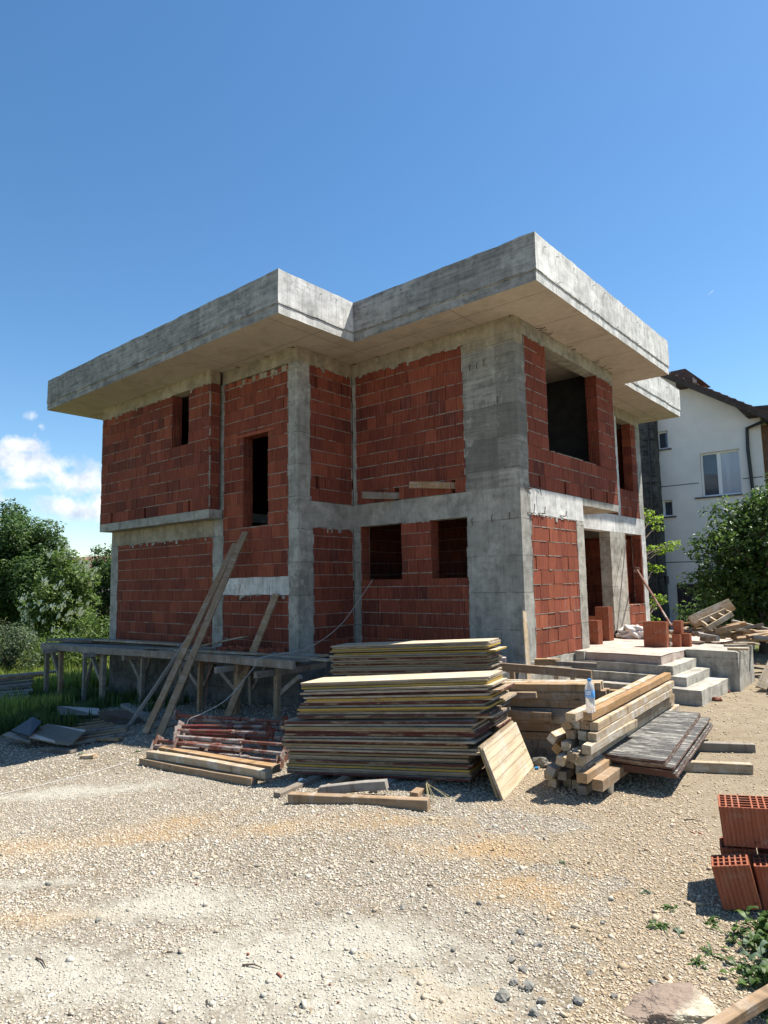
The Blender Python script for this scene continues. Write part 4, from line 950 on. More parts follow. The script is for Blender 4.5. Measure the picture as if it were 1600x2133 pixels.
# --- steel props
def prop(label, a, b, mat_tube, plate_at=(True, True), r=.027, split=.62, group='steel props in the heap', name='steel_prop'):
    a, b = Vector(a), Vector(b); d = (b-a).normalized(); L = (b-a).length
    t = empty(name, a, label, 'steel prop', group)
    m = MB(); m.tube([a, a+d*L*split], r, 10); m.tube([a+d*(L*split-.10), a+d*L*split], r*1.22, 10); m.build('outer_tube', [mat_tube], t, smooth=False)
    m = MB(); m.tube([a+d*(L*split+.001), b], r*.76, 10)
    m.build('inner_tube', [m_rust], t)
    up = Vector((0, 0, 1)); s = d.cross(up).normalized(); n_ = s.cross(d)
    m = MB(); q = a+d*(L*split-.02)
    ring = [q+s*.05+n_*(-.035)]+[q+s*(.05+.0*k_)+n_*(.035*math.cos(math.pi*k_/6+math.pi))+d*(.07*math.sin(math.pi*k_/6)) for k_ in range(7)]
    m.tube(ring+[ring[0]], .006, 6); m.tube([q-s*.055, q+s*.055], .008, 6); m.build('pin_handle', [m_rust], t)
    for which, (e, sg) in zip(plate_at, ((a, -1), (b, 1))):
        if not which: continue
        m = MB(); hs = .072; ang = rnd.uniform(0, .9); s2 = s*math.cos(ang)+n_*math.sin(ang); n2_ = n_*math.cos(ang)-s*math.sin(ang); e0, e1 = e, e+d*sg*.008
        # square plate with an open middle
        cs = [s2*hs+n2_*hs, -s2*hs+n2_*hs, -s2*hs-n2_*hs, s2*hs-n2_*hs]; ci = [c_*.36 for c_ in cs]
        for k_ in range(4):
            j = (k_+1) % 4; pts = [e0+cs[k_], e0+cs[j], e0+ci[j], e0+ci[k_], e1+cs[k_], e1+cs[j], e1+ci[j], e1+ci[k_]]; m.hexa(pts)
        m.build('end_plate', [m_cemsteel if sg < 0 else mat_tube], t)
    return t
YY = lambda x, y: (300+x/4.85, 1300+y/4.85)
PR = [((335, 920, -0.630), (1420, 985, -0.560), m_red, 'bright red prop lying topmost at the back of the heap'),
      ((455, 965, -0.700), (1400, 1015, -0.640), m_cemsteel, 'cement-grey prop just under the topmost red one at the back'),
      ((370, 1035, -0.660), (1250, 1035, -0.600), m_red, 'thin dark red prop above the brightest red one'),
      ((345, 1080, -0.670), (1285, 1100, -0.610), m_red, 'brightest red prop whose square end plate faces the viewer in mid heap'),
      ((430, 1110, -0.750), (1445, 1150, -0.680), m_red, 'half white, half red prop in the middle of the heap'),
      ((340, 1140, -0.730), (1460, 1222, -0.660), m_cemsteel, 'thick cement-crusted prop with a square plate near the panel stack'),
      ((345, 1205, -0.800), (1425, 1312, -0.720), m_rust, 'brown prop crossing low in front of the heap'),
      ((600, 1300, -0.880), (1370, 1390, -0.820), m_cemsteel, 'lowest ribbed prop showing its right half behind the orange timber'),
      ((150, 1180, -0.860), (1200, 1260, -0.805), m_rust, 'rusty prop whose plate sticks out farthest left'),
      ((110, 1235, -0.920), (1000, 1290, -0.860), m_cemsteel, 'grey prop lying on the ground at the left end of the heap'),
      ((520, 1010, -0.820), (1440, 1075, -0.760), m_rust, 'rusty prop buried in the middle of the heap'),
      ((560, 1060, -0.890), (1430, 1210, -0.830), m_rust, 'rusty prop at the bottom of the heap near the panel stack'),
      ((450, 960, -0.900), (1380, 1020, -0.840), m_rust, 'dark prop at the bottom of the heap at the back')]
for (a, b, mt, lab) in PR: prop(lab, atz(*YY(a[0], a[1]), a[2]), atz(*YY(b[0], b[1]), b[2]), mt)
prop('long brown steel prop leaning from the floor into the window of the rear wing', (-.95, 7.95, 1.53), aty(1399, 1304, 5.0), M_rust('brown_steel', (.10, .04, .028), .9, .0), plate_at=(True, False), r=.03, split=.55, group=None)

# --- raised work platform of boards on posts along the left block
WP = empty('work_platform', (-7, -2.6, -1.2), 'grey timber work platform on posts along the foot of the left block', 'work platform')
beam('ledger', (-11.95, -2.72, -.10), (-6.7, -2.72, .0), .05, .12, m_wood_grey, parent=WP, warp=.02)
beam('ledger', (-6.95, -2.80, -.01), (-2.55, -2.78, .055), .06, .13, m_wood_grey, parent=WP, warp=.02)
rr = random.Random(51)
for i, y in enumerate((-2.6, -2.38, -2.16, -1.94, -1.72)):
    beam('deck_board', (-11.9+rr.uniform(-.2, .2), y, -.045), (-7.1+rr.uniform(-.4, .2), y+rr.uniform(-.04, .04), .035), .2, .03, m_wood_grey, parent=WP, warp=.01)
    beam('deck_board', (-6.9+rr.uniform(-.1, .2), y, .04), (-2.9+rr.uniform(-.2, .5), y+rr.uniform(-.04, .04), .075), .2, .03, m_wood_grey if i % 2 else m_wood_pale, parent=WP, warp=.01)
for i, (x, y) in enumerate(((-12., -2.55), (-11.07, -2.62), (-9.15, -2.55), (-9.0, -2.6), (-7.9, -2.3), (-5.4, -2.55), (-4.25, -2.58), (-3.16, -2.6))):
    t = -.10 if x < -7 else -.06
    beam('post', (x, y, gz(x, y)-.12), (x+rr.uniform(-.03, .03), y, t), .09 if i != 5 else .07, .09, m_wood_grey if i in (0, 3, 4) else m_wood, parent=WP)
    if i not in (0, 3):
        beam('bearer', (x-.04, y-.42, t-.06), (x+.03, -1.54, t-.045), .08, .1, m_wood_grey, parent=WP)
        beam('brace', (x-.62 if i != 7 else x+.5, y+.05, t-.1), (x, y+.06, gz(x, y)+.35), .09, .075, m_wood_grey, parent=WP)
for i, (x, y) in enumerate(((-10.2, -2.45), (-8.5, -2.0), (-6.6, -2.2), (-6.3, -1.9), (-4.9, -1.75))):
    beam('post', (x, y, gz(x, y)-.1), (x+rr.uniform(-.04, .04), y, -.08), .08, .08, m_wood_grey, parent=WP)
    beam('brace', (x+.5, y, -.12), (x+.02, y+.03, gz(x, y)+.3), .08, .05, m_wood_grey, parent=WP)
# loose boards lying on it
beam('plank', (-12.0, -2.5, .03), (-10.2, -2.2, .05), .22, .05, m_wood_dark, 'dark broken board overhanging the left end of the work platform', 'plank')
beam('plank', (-11.9, -2.1, .03), (-9.4, -1.9, .06), .22, .04, m_wood_dark, 'dark board lying flat on the work platform beside the corner column', 'plank')
beam('plank', (-10.2, -2.15, .08), (-6.8, -2.0, .115), .26, .035, m_wood_pale, 'long pale board lying on the work platform below the lower brick wall', 'plank')
beam('plank', (-7.2, -2.55, .075), (-5.5, -2.3, .1), .18, .03, m_wood_grey, 'grey board on the work platform behind the leaning planks', 'plank')
beam('plank', (-6.2, -2.1, .1), (-5.1, -1.75, .32), .2, .03, m_wood_pale, 'splintered pale board propped against the column beside the leaning planks', 'plank')
beam('plank', (-6.1, -2.6, .09), (-3.9, -2.35, .11), .16, .03, m_wood_pale, 'whitish board on the work platform with brick crumbs behind it', 'plank')
mb = MB(); rr = random.Random(61)
for _ in range(70):
    x, y = rr.uniform(-5.6, -4.1), rr.uniform(-2.1, -1.6); s = rr.uniform(.02, .06); mb.col = (rr.random(), 0, 0, 1)
    pts = [(x+s*a*rr.uniform(.5, 1), y+s*b*rr.uniform(.5, 1), .09+s*c_*rr.uniform(.4, .9)+s*.3) for a, b, c_ in ((-1,-1,-1),(1,-1,-1),(1,1,-1),(-1,1,-1),(-1,-1,1),(1,-1,1),(1,1,1),(-1,1,1))]; mb.hexa(pts)
o = mb.build('brick_rubble', [m_brick_new], colattr=True); tag(o, 'crumbs of broken red brick swept onto the work platform', 'rubble', kind='stuff')
# planks leaning on the house
beam('leaning_plank', atg(330, 1537, .02), (-5.28, -1.62, 2.36), .12, .05, m_wood, 'nearest and longest of the planks leaning up under the narrow window', 'plank', roll=R_(15))
beam('leaning_plank', atg(303, 1528, .02), (-5.50, -1.70, 2.14), .12, .05, m_wood, 'long plank leaning just left of the longest one', 'plank', roll=R_(10))
beam('leaning_plank', atg(270, 1510, .02), (-5.55, -2.5, .62), .08, .05, m_wood_grey, 'shorter thin batten leaning beside the two long planks', 'plank')
beam('leaning_plank', (-4.05, -2.95, gz(-4.05, -2.95)), (-4.36, -1.60, 1.13), .13, .045, m_wood, 'yellowish plank with a notched top leaning over the work platform', 'plank', roll=R_(10))
# boards stuck through the upper wall
beam('plank', (-2.62, .12, 2.99), (-3.12, -.52, 3.0), .05, .13, m_wood_grey, 'brown plank end poking out low through the upper wall, the one nearer the inner corner', 'plank')
beam('plank', (-1.36, .12, 3.05), (-1.93, -.55, 3.06), .05, .12, m_wood, 'plank end poking out of the upper wall, the one nearer the corner pillar', 'plank')
# --- scrap under and before the platform
ZQ = lambda x, y: (x/4.85, 1300+y/4.85)
def flat_panel(pts, z0, T, face, edge, label, name='board', zs=None):
    ps = [atz(*ZQ(*p), z0 if zs is None else zs[i]) for i, p in enumerate(pts)]; mb = MB(); n = len(ps)
    nrm = (ps[1]-ps[0]).cross(ps[2]-ps[0]).normalized(); nrm = nrm if nrm.z > 0 else -nrm
    ctr = sum(ps, Vector())/n
    if (ps[1]-ps[0]).cross(ps[2]-ps[0]).z < 0: ps = ps[::-1]
    root = ps[0]
    vs = [p-nrm*T-root for p in ps]+[p-root for p in ps]
    mb.add(vs, [tuple(range(n))[::-1], tuple(n+i for i in range(n))]); mb.add(vs, [(i, (i+1) % n, n+(i+1) % n, n+i) for i in range(n)], 1)
    o = mb.build(name, [face, edge]); o.location = root; return tag(o, label, 'board')
m_greyboard = M_panelface('grey_weathered_sheet', (.50, .47, .41), (.27, .25, .21), 9.)
m_sheet = M_simple('dark_roofing_sheet', (.03, .034, .045), .55, .4, .5, 5, .4)
flat_panel([(290, 1140), (345, 1075), (430, 1070), (400, 1040), (480, 1005), (870, 1070), (730, 1200), (690, 1215), (560, 1200)], -.86, .02, m_greyboard, m_wood_grey, 'large grey board with a torn corner lying on the scrap heap', zs=[-1.10, -1.08, -1.06, -1.06, -1.04, -1.0, -1.08, -1.1, -1.12])
flat_panel([(110, 1075), (330, 935), (420, 985), (300, 1130)], -.8, .012, m_sheet, m_sheet, 'dark folded sheet leaning on the left side of the scrap heap', zs=[-1.08, -.9, -.94, -1.06])
flat_panel([(15, 1120), (90, 1085), (330, 1140), (300, 1195), (180, 1170)], -.9, .03, m_wood_grey, m_wood_dark, 'weathered board lying nearest on the left edge of the scrap heap', zs=[-1.17, -1.13, -1.13, -1.15, -1.17])
flat_panel([(580, 825), (1000, 850), (1005, 910), (580, 905)], -1.08, .025, m_greyboard, m_wood_grey, 'pale flat board on the ground under the work platform')
flat_panel([(980, 885), (1290, 868), (1490, 1000), (1080, 1000)], -.9, .02, M_simple('brown_sheet', (.075, .055, .045), .6, .3, .3, 5, .2), m_wood_dark, 'brown plywood offcut leaning behind the thin battens', zs=[-.92, -.9, -1.1, -1.12])
beam('plank', atg(*ZQ(1260, 815), .12), atg(*ZQ(1520, 965), .06), .16, .06, m_wood_grey, 'thick grey plank lying behind the leaning batten', 'plank')
rr = random.Random(63)
for i in range(7):
    a = atg(*ZQ(690+i*14, 1000+26*i), .05+.004*i); b = atg(*ZQ(1020+i*48+rr.uniform(-30, 30), 960+i*19), .06+.004*i)
    beam('batten', a, b, .05, .028, m_wood, 'thin batten in the fan of battens beside the torn grey board, %s from the platform' % ORD[i], 'batten', 'thin battens on the scrap heap')
beam('plank', atg(*ZQ(850, 1095), .06), atg(*ZQ(1300, 1040), .06), .1, .07, m_wood_grey, 'thick weathered plank at the end of the fan of battens', 'plank')
beam('plank', atg(*ZQ(700, 1215), .03), atg(*ZQ(1350, 1090), .03), .08, .05, m_wood_grey, 'lowest long plank along the gravel edge of the scrap heap', 'plank')
beam('plank', atg(*ZQ(820, 1105), .1), atg(*ZQ(985, 1075), .1), .12, .06, m_wood_dark, 'dark block end beside the torn grey board', 'plank')
beam('plank', atg(*ZQ(150, 850), .1), atg(*ZQ(420, 925), .16), .14, .05, m_wood_grey, 'grey plank propped behind the dark folded sheet', 'plank')
for i, (x0, y0, x1, y1, mt, lab) in enumerate(((-6.1, -4.6, -5.0, -4.3, m_wood, 'brown board end among the battens of the scrap heap'), (-6.9, -4.9, -6.2, -4.3, m_wood_grey, 'grey board slanting out of the weeds behind the scrap heap'),
        (-5.2, -3.6, -4.5, -3.2, m_wood_grey, 'short grey offcut behind the feet of the leaning planks'), (-4.9, -3.3, -4.2, -3.5, m_wood_pale, 'pale offcut between the leaning planks and the platform'), (-3.6, -3.3, -2.9, -3.1, m_wood_dark, 'dark offcut lying behind the heap of props'),
        (-5.75, -5.2, -5.0, -5.05, m_wood_dark, 'dark splintered board under the torn grey board'), (-4.4, -5.2, -4.2, -5.1, m_wood_pale, 'small pale block on the gravel beside the scrap heap'))):
    beam('plank', (x0, y0, gz(x0, y0)+.028), (x1, y1, gz(x1, y1)+.034), .12, .045, mt, lab, 'plank')
# long dark planks piled in the grass to the left
rr = random.Random(65)
for i in range(9):
    v = 505+i*30; x1 = (600, 470, 320, 330, 320, 310, 330, 290, 300)[i]
    zc = -1.25+.055*(8-i)*.75
    beam('plank', atz(*ZQ(-260-20*i, v+45), zc), atz(*ZQ(x1, v-28+i*2), zc), .22, .05, (m_wood_grey, m_wood_fresh, m_wood_dark, m_wood_dark, m_wood_grey, m_wood_dark, m_wood_grey, m_wood_grey, m_wood_pale)[i],
         'long plank in the dark pile in the grass beyond the platform, %s from the top' % ORD[i], 'plank', 'planks piled in the grass')
# --- heap of offcuts beyond the steps
rr = random.Random(95); TQ = lambda x, y: (1380+x/7.27, 1230+y/7.27)
def tb(a, b, w_, h_, mt, lab, za, zb, roll=0., name='squared_timber'):
    beam(name, atz(*TQ(*a), za), atz(*TQ(*b), zb), w_, h_, mt, lab, 'timber', 'timbers in the heap beyond the steps', roll=roll)
HC = Vector((1.35, 5.2, 0)); dirh = Vector((.92, .39, 0)).normalized()
def hb(s, t, z0, L, z1, ang, w_, h_, mt, lab, roll=0.):
    d = Vector((math.cos(ang), math.sin(ang), 0)); p = HC+dirh*s+Vector((-dirh.y, dirh.x, 0))*t; a = Vector((p.x, p.y, z0)); b = a+d*L; b.z = z1
    beam('squared_timber', a, b, w_, h_, mt, lab, 'timber', 'timbers in the heap beyond the steps', roll=roll)
# topmost pair and the ladder-like crate, tilted up to the right
for i in range(3):
    a = aty(1436+5*i, 1289+8*i, 5.25-.08*i); b = aty(1519+5*i, 1252+7*i, 5.75-.08*i)
    beam('squared_timber', a, b, .115, .085, m_wood_pale if i < 2 else m_wood_fresh, 'long pale timber rising to the right atop the offcut heap, %s of three' % ORD[i], 'timber', 'timbers in the heap beyond the steps', roll=-.35)
la0, la1 = aty(1457, 1296, 5.0), aty(1512, 1272, 5.35); lb0, lb1 = aty(1474, 1309, 4.85), aty(1526, 1278, 5.2)
LC = empty('wooden_frame', tuple(la0), 'pale ladder-like wooden frame tilted on the offcut heap beyond the steps', 'frame')
beam('rail', la0, la1, .05, .1, m_wood_pale, parent=LC); beam('rail', lb0, lb1, .05, .1, m_wood_pale, parent=LC)
for t in (.04, .38, .70, .97): beam('rung', la0.lerp(la1, t)+(lb0-la0)*.1, lb0.lerp(lb1, t)-(lb0-la0)*.1, .05, .08, m_wood_pale, parent=LC)
lab_h = ['dark squared end low', 'short pale block high', 'orange offcut low', 'grey block in the middle', 'brown beam end in the shade', 'pale short beam']
for i in range(54):
    s = rr.uniform(-.8, 1.2); t = rr.uniform(-.5, .6); z0 = .03+rr.random()*.40*max(.12, 1-abs(s)*.75)*max(.3, 1-abs(t))
    a = rr.choice((.45, .3, -.9, 1.0, .6))+rr.uniform(-.25, .25); L = rr.uniform(.25, .8); mt = rr.choice((m_wood, m_wood_pale, m_wood_grey, m_wood_fresh, m_wood))
    nm = {m_wood.name: 'brown', m_wood_pale.name: 'pale', m_wood_grey.name: 'grey', m_wood_fresh.name: 'orange'}[mt.name]
    hb(s, t, z0, L, max(.04, z0+rr.uniform(-.12, .14)), a, rr.uniform(.07, .12), rr.uniform(.06, .1), mt, 'short %s offcut lying in the jumbled timber heap beyond the steps' % nm, rr.uniform(-.4, .4))
for i, (a, b, z0, z1) in enumerate((((800, 650), (1010, 640), .12, .1), ((1060, 700), (1300, 640), .08, .06), ((890, 560), (1170, 560), .27, .2), ((690, 690), (800, 650), .07, .1))):
    p = atz(*TQ(*a), z0); q = p+Vector((.38, .32, 0)); beam('squared_timber', p, (q.x, q.y, z1), (.1, .14, .22, .1)[i], (.09, .1, .05, .1)[i], (m_wood_pale, m_wood_fresh, m_wood_pale, m_wood)[i],
        ('pale squared block end sticking out at the front of the offcut heap', 'broad orange block at the right front of the offcut heap', 'pale flat boards end on the right shoulder of the offcut heap', 'brown squared end at the front foot of the offcut heap')[i], 'timber', 'timbers in the heap beyond the steps')
beam('plank', atz(*TQ(1180, 560), .1)+Vector((0, 0, 0)), (3.0, 6.0, -.12), .2, .04, m_wood_pale, 'long pale board sloping down right off the offcut heap', 'plank')
beam('plank', atz(*TQ(1060, 460), .3), (3.2, 6.6, -.05), .12, .05, m_wood_grey, 'grey board sloping down right at the back of the offcut heap', 'plank')
beam('plank', (.2, 5.9, .22), (1.1, 6.0, .32), .14, .04, m_wood_fresh, 'yellowish board end behind the brick stack on the left of the offcut heap', 'plank')
for i, (u, v, z_) in enumerate(((940, 830, .02), (1080, 800, .045), (1000, 880, .02), (1180, 800, .03))):
    p = atz(*TQ(u, v), z_); beam('batten', p, p+Vector((.34, .2-.12*i, .01)), .1, .035, m_wood_pale, 'flat broken board piece on top of the concrete block, %s from the steps' % ORD[i], 'board', 'board pieces on the concrete block')
for i in range(5):
    beam('squared_timber', (2.55+.08*i, 4.6+.35*i, gz(2.6, 4.8)+.08+.11*(i % 3)), (3.6, 5.5+.3*i, gz(3, 5)+.08+.1*(i % 3)), .12, .1, (m_wood_dark, m_wood_grey, m_wood)[i % 3], 'squared timber in the dark low pile right of the concrete block, %s from the front' % ORD[i], 'timber', 'timbers piled right of the concrete block')
rr = random.Random(97)
for i in range(16):
    x, y = rr.uniform(2.55, 3.15), rr.uniform(3.1, 4.6); z_ = gz(x, y)+.03+rr.uniform(0, .16)*(y > 3.5); a = rr.uniform(-.5, 1.)
    beam('batten', (x, y, z_), (x+math.cos(a)*rr.uniform(.2, .6), y+math.sin(a)*.3, z_+rr.uniform(-.01, .03)), rr.uniform(.06, .14), .035, rr.choice((m_wood_pale, m_wood_grey, m_wood_fresh, m_wood_dark, m_wood_dark)),
         'splintered board scrap on the ground beside the concrete block', 'board', 'board scraps beside the concrete block')
beam('plank', (2.72, 3.25, -.62), (3.02, 4.05, .22), .17, .045, m_wood_pale, 'pale plank standing tilted among the scraps at the right edge', 'plank', roll=.5)
beam('plank', (2.80, 3.9, -.60), (3.1, 3.4, .1), .16, .045, m_wood_fresh, 'yellow plank crossing the tilted pale one at the right edge', 'plank', roll=.9)

# ------------------------------------------------------------------ hollow bricks
def hollow_brick(L, W, H, cells=(9, 4), ribs=True, seed=1):
    """clay block standing on its end: open cells on top, ribbed sides"""
    rr = random.Random(seed); mb = MB(); mb.col = (rr.uniform(.55, .8), 0, 0, 1); nx_, ny_ = cells; e = .009; dep = min(.12, H*.6)
    cx = (L-e*(nx_+1))/nx_; cy = (W-e*(ny_+1))/ny_
    mb.add([(0,0,0),(L,0,0),(L,W,0),(0,W,0),(0,0,H),(L,0,H),(L,W,H),(0,W,H)], [(0,3,2,1),(0,1,5,4),(1,2,6,5),(2,3,7,6),(3,0,4,7)])
    xs = [0]; ys = [0]
    for i in range(nx_): xs += [e+i*(cx+e), e+i*(cx+e)+cx]
    for j in range(ny_): ys += [e+j*(cy+e), e+j*(cy+e)+cy]
    xs.append(L); ys.append(W); b = len(mb.v)
    merged = {(nx_//3, j) for j in range(ny_)} if nx_ > 6 else set()
    for i in range(len(xs)-1):
        for j in range(len(ys)-1):
            x0, x1, y0, y1 = xs[i], xs[i+1], ys[j], ys[j+1]; hole = i % 2 == 1 and j % 2 == 1
            if i % 2 == 0 and j % 2 == 1 and (i//2, j//2) in merged: hole = True
            if not hole: mb.add([(x0, y0, H), (x1, y0, H), (x1, y1, H), (x0, y1, H)], [(0, 1, 2, 3)])
            else:
                z1 = H-dep; mb.add([(x0,y0,H),(x1,y0,H),(x1,y1,H),(x0,y1,H),(x0,y0,z1),(x1,y0,z1),(x1,y1,z1),(x0,y1,z1)], [(4,5,6,7),(0,4,5,1),(1,5,6,2),(2,6,7,3),(3,7,4,0)][:1]+[(0,1,5,4)[::-1],(1,2,6,5)[::-1],(2,3,7,6)[::-1],(3,0,4,7)[::-1]])
    if ribs:
        p = .024; n = int(L/p)
        for i in range(n):
            x = (i+.15)*L/n
            mb.box(x, x+p*.58, -.0035, .0005, .002, H-.002); mb.box(x, x+p*.58, W-.0005, W+.0035, .002, H-.002)
        n = int(W/p)
        for i in range(n):
            y = (i+.15)*W/n; mb.box(-.0035, .0005, y, y+p*.58, .002, H-.002); mb.box(L-.0005, L+.0035, y, y+p*.58, .002, H-.002)
    return mb.mesh('hollow_brick', [m_brick_plain], colattr=True)
k = NT('clean_fired_clay', .85, .2); at = k.n('ShaderNodeAttribute', attribute_name='bcol'); sp = k.n('ShaderNodeSeparateColor'); k.L(at.outputs['Color'], sp.inputs[0])
c = k.mix(sp.outputs[0], (.19, .056, .030), (.32, .105, .052)); c = k.mix(k.ramp(k.noise(6, 5, .7), [(.4, 0), (.75, .6)]), c, (.22, .07, .04)); c = k.mix(k.ramp(k.noise(1, 4, .6, vec=k.map((60, 60, 3))), [(.5, 0), (.7, .4)]), c, (.47, .19, .11))
c = k.mix(k.ramp(k.noise(3.5, 6, .75), [(.52, 0), (.66, .55)]), c, (.36, .25, .19)); c = k.mix(k.ramp(k.noise(9, 5, .75), [(.60, 0), (.68, .6)]), c, (.10, .045, .03)); k.col(c); k.bump(k.noise(50, 3), .25, .003); k.bump(k.noise(12, 5, .7), .35, .006); m_brick_plain = k.m
AB = R_(15); fx = Vector((math.cos(AB), math.sin(AB), 0)); fy = Vector((-fx.y, fx.x, 0))
def putbrick(me, p, ang, lean, label, group, leany=0.):
    return put('hollow_brick', me, Matrix.Translation(Vector(p)) @ Matrix.Rotation(ang, 4, 'Z') @ Matrix.Rotation(lean, 4, 'Y') @ Matrix.Rotation(leany, 4, 'X'), label, 'hollow brick', group)
G1 = 'hollow bricks stacked in the near right corner'
b0 = Vector((4.168, -5.40, gz(4.17, -5.4)+.012)); hbm = hollow_brick(.20, .17, .245, (6, 3), seed=3); hb2 = hollow_brick(.2, .19, .245, (6, 3), seed=4)
putbrick(hbm, b0, AB, -.20, 'nearest upright hollow brick tipped to the left on the ground', G1, .02)
putbrick(hb2, b0+fx*.215+fy*.09+Vector((0, 0, .0)), AB, -.14, 'upright hollow brick set back beside the nearest tipped one', G1)
for i in range(3): putbrick(hollow_brick(.2, .19, .245, (6, 3), seed=6+i), b0+fx*(.03+.215*i)+fy*(.31)+Vector((0, 0, .0)), AB, -.1, 'hollow brick in the hidden back course under the large top block, %s from the left' % ORD[i], G1)
big = hollow_brick(.52, .26, .235, (14, 5), seed=12)
putbrick(big, b0+fx*.03+fy*.24+Vector((0, 0, .285)), AB, -.07, 'large hollow block with open cells on top of the near brick stack', G1, -.0)
# on the porch
G2 = 'hollow bricks on the porch floor'; rr = random.Random(15)
def pbrick(p, L, W, H, ang, label, cells=(8, 3)): putbrick(hollow_brick(L, W, H, cells, True, rr.randint(1, 999)), p, ang, 0, label, G2)
for i in range(2):
    zb = -.045+.252*i
    pbrick((.70, 3.44, zb), .42, .24, .25, .12, 'long ribbed hollow block, %s of the pair at the steps' % ('lower', 'upper')[i])
    pbrick((-.50, 3.38, zb), .3, .25, .25, .05, 'hollow block, %s of the pair beside the porch column' % ('lower', 'upper')[i])
    pbrick((1.14, 3.75+.12*i, zb), .14, .25, .25-.0*i, .1, 'narrow hollow block, %s of the pair behind the long blocks' % ('lower', 'upper')[i], (3, 3))
pbrick((1.27, 3.95, -.045), .13, .22, .25, .1, 'small hollow block standing alone nearest the concrete block', (3, 3))
for i in range(3): pbrick((-.75, 4.6, -.07+.252*i), .3, .25, .25, .0, 'hollow block in the tall pile in the porch shade, %s from the bottom' % ORD[i])
for i in range(5):
    pbrick((-1.9+.3*(i % 2), 5.9+.02*i, -.1+.252*(i//2)), .28, .25, .25, .1*i, 'hollow block in the dim pile inside the doorway, %s laid' % ORD[i])

m_bark_chip = M_simple('dark_chip', (.06, .05, .04), .95, .1, .4, 12, .3)
# ------------------------------------------------------------------ small things
BT = empty('water_bottle', (2.705, -3.80, .076), 'clear plastic water bottle with a blue cap and blue label standing on the timber pile', 'bottle')
k = NT('clear_plastic', .08, .5); k.b.inputs['Transmission Weight'].default_value = .7; k.b.inputs['IOR'].default_value = 1.12; k.b.inputs['Roughness'].default_value = .25; k.col((.93, .96, .98)); m_clear = k.m
m_blue = M_simple('blue_cap', (.03, .22, .52), .4, .4, .1, 5, 0)
bl = BT.location.copy()
def lathe(mb, prof, base, n=24, m=0):
    b = len(mb.v)
    for (r, z_) in prof:
        for i in range(n): a = 2*math.pi*i/n; mb.v.append((base[0]+r*math.cos(a), base[1]+r*math.sin(a), base[2]+z_*(.86 if base is bl else 1))); mb.c.append(mb.col)
    for j in range(len(prof)-1):
        for i in range(n): mb.f.append((b+j*n+i, b+j*n+(i+1) % n, b+(j+1)*n+(i+1) % n, b+(j+1)*n+i)); mb.m.append(m)
ZS = .86
prof = [(.001, .002), (.036, 0), (.043, .012)]
for i in range(8): prof += [(.043, .022+.016*i), (.0405, .030+.016*i)]
prof += [(.044, .155), (.0435, .24), (.042, .262), (.036, .29), (.024, .318), (.016, .333), (.0145, .35), (.001, .351)]
mb = MB(); lathe(mb, prof, bl); mb.build('body', [m_clear], BT, smooth=True)
mb = MB(); lathe(mb, [(.0448, .158), (.0452, .16), (.0448, .232), (.0442, .234)], bl)
lab_o = mb.build('label', [M_simple('blue_label', (.10, .33, .70), .45, .4, .12, 4, 0)], BT, smooth=True)
mb = MB()
for (z0, z1, a0, a1) in ((.188, .206, -2.2, -1.0), (.214, .228, -2.4, -.9), (.166, .172, -2.3, -.8)):   # white lettering band, too small to read in the photograph
    n = 14
    for i in range(n):
        if i % 4 == 3 and z0 < .2: continue
        p, q = a0+(a1-a0)*i/n, a0+(a1-a0)*(i+1)/n
        for_ = [(bl.x+.0459*math.cos(t), bl.y+.0459*math.sin(t), bl.z+zz*.86) for t, zz in ((p, z0), (q, z0), (q, z1), (p, z1))]; mb.add(for_, [(0, 1, 2, 3)])
mb.build('label_print', [m_white], BT)
mb = MB(); lathe(mb, [(.0, .332), (.0185, .333), (.0185, .354), (.016, .358), (.0, .3585)], bl); mb.build('cap', [m_blue], BT, smooth=False)
cp = atg(1272, 1652); mb = MB(); lathe(mb, [(.001, .004), (.026, .0), (.036, .098), (.0385, .1), (.0345, .099), (.0245, .006), (.001, .006)], (0, 0, 0))
o = mb.build('paper_cup', [M_simple('white_cup', (.68, .66, .62), .6, .3, .1, 10, 0)], smooth=True); o.location = cp; tag(o, 'white paper cup standing on the ground before the dark panels', 'cup')
cp = atg(630, 1628, .035); mb = MB(); lathe(mb, [(.001, -.05), (.03, -.05), (.032, -.02), (.028, .0), (.034, .03), (.037, .05), (.033, .05), (.001, -.045)], (0, 0, 0)); o = mb.build('crushed_cup', [M_simple('dented_cup', (.62, .64, .67), .5, .4, .2, 12, .2)], smooth=True)
o.location = cp; o.rotation_euler = (1.5, .1, 1.2); tag(o, 'crushed white cup lying on its side at the corner of the panel stack', 'cup')
mb = MB(); lathe(mb, [(.001, 0), (.02, 0), (.02, .02), (.001, .021)], (0, 0, 0)); o = mb.build('bottle_cap', [m_blue]); o.location = atg(1118, 1602, .005); tag(o, 'blue bottle cap lying by the foot of the leaning panel', 'bottle cap')
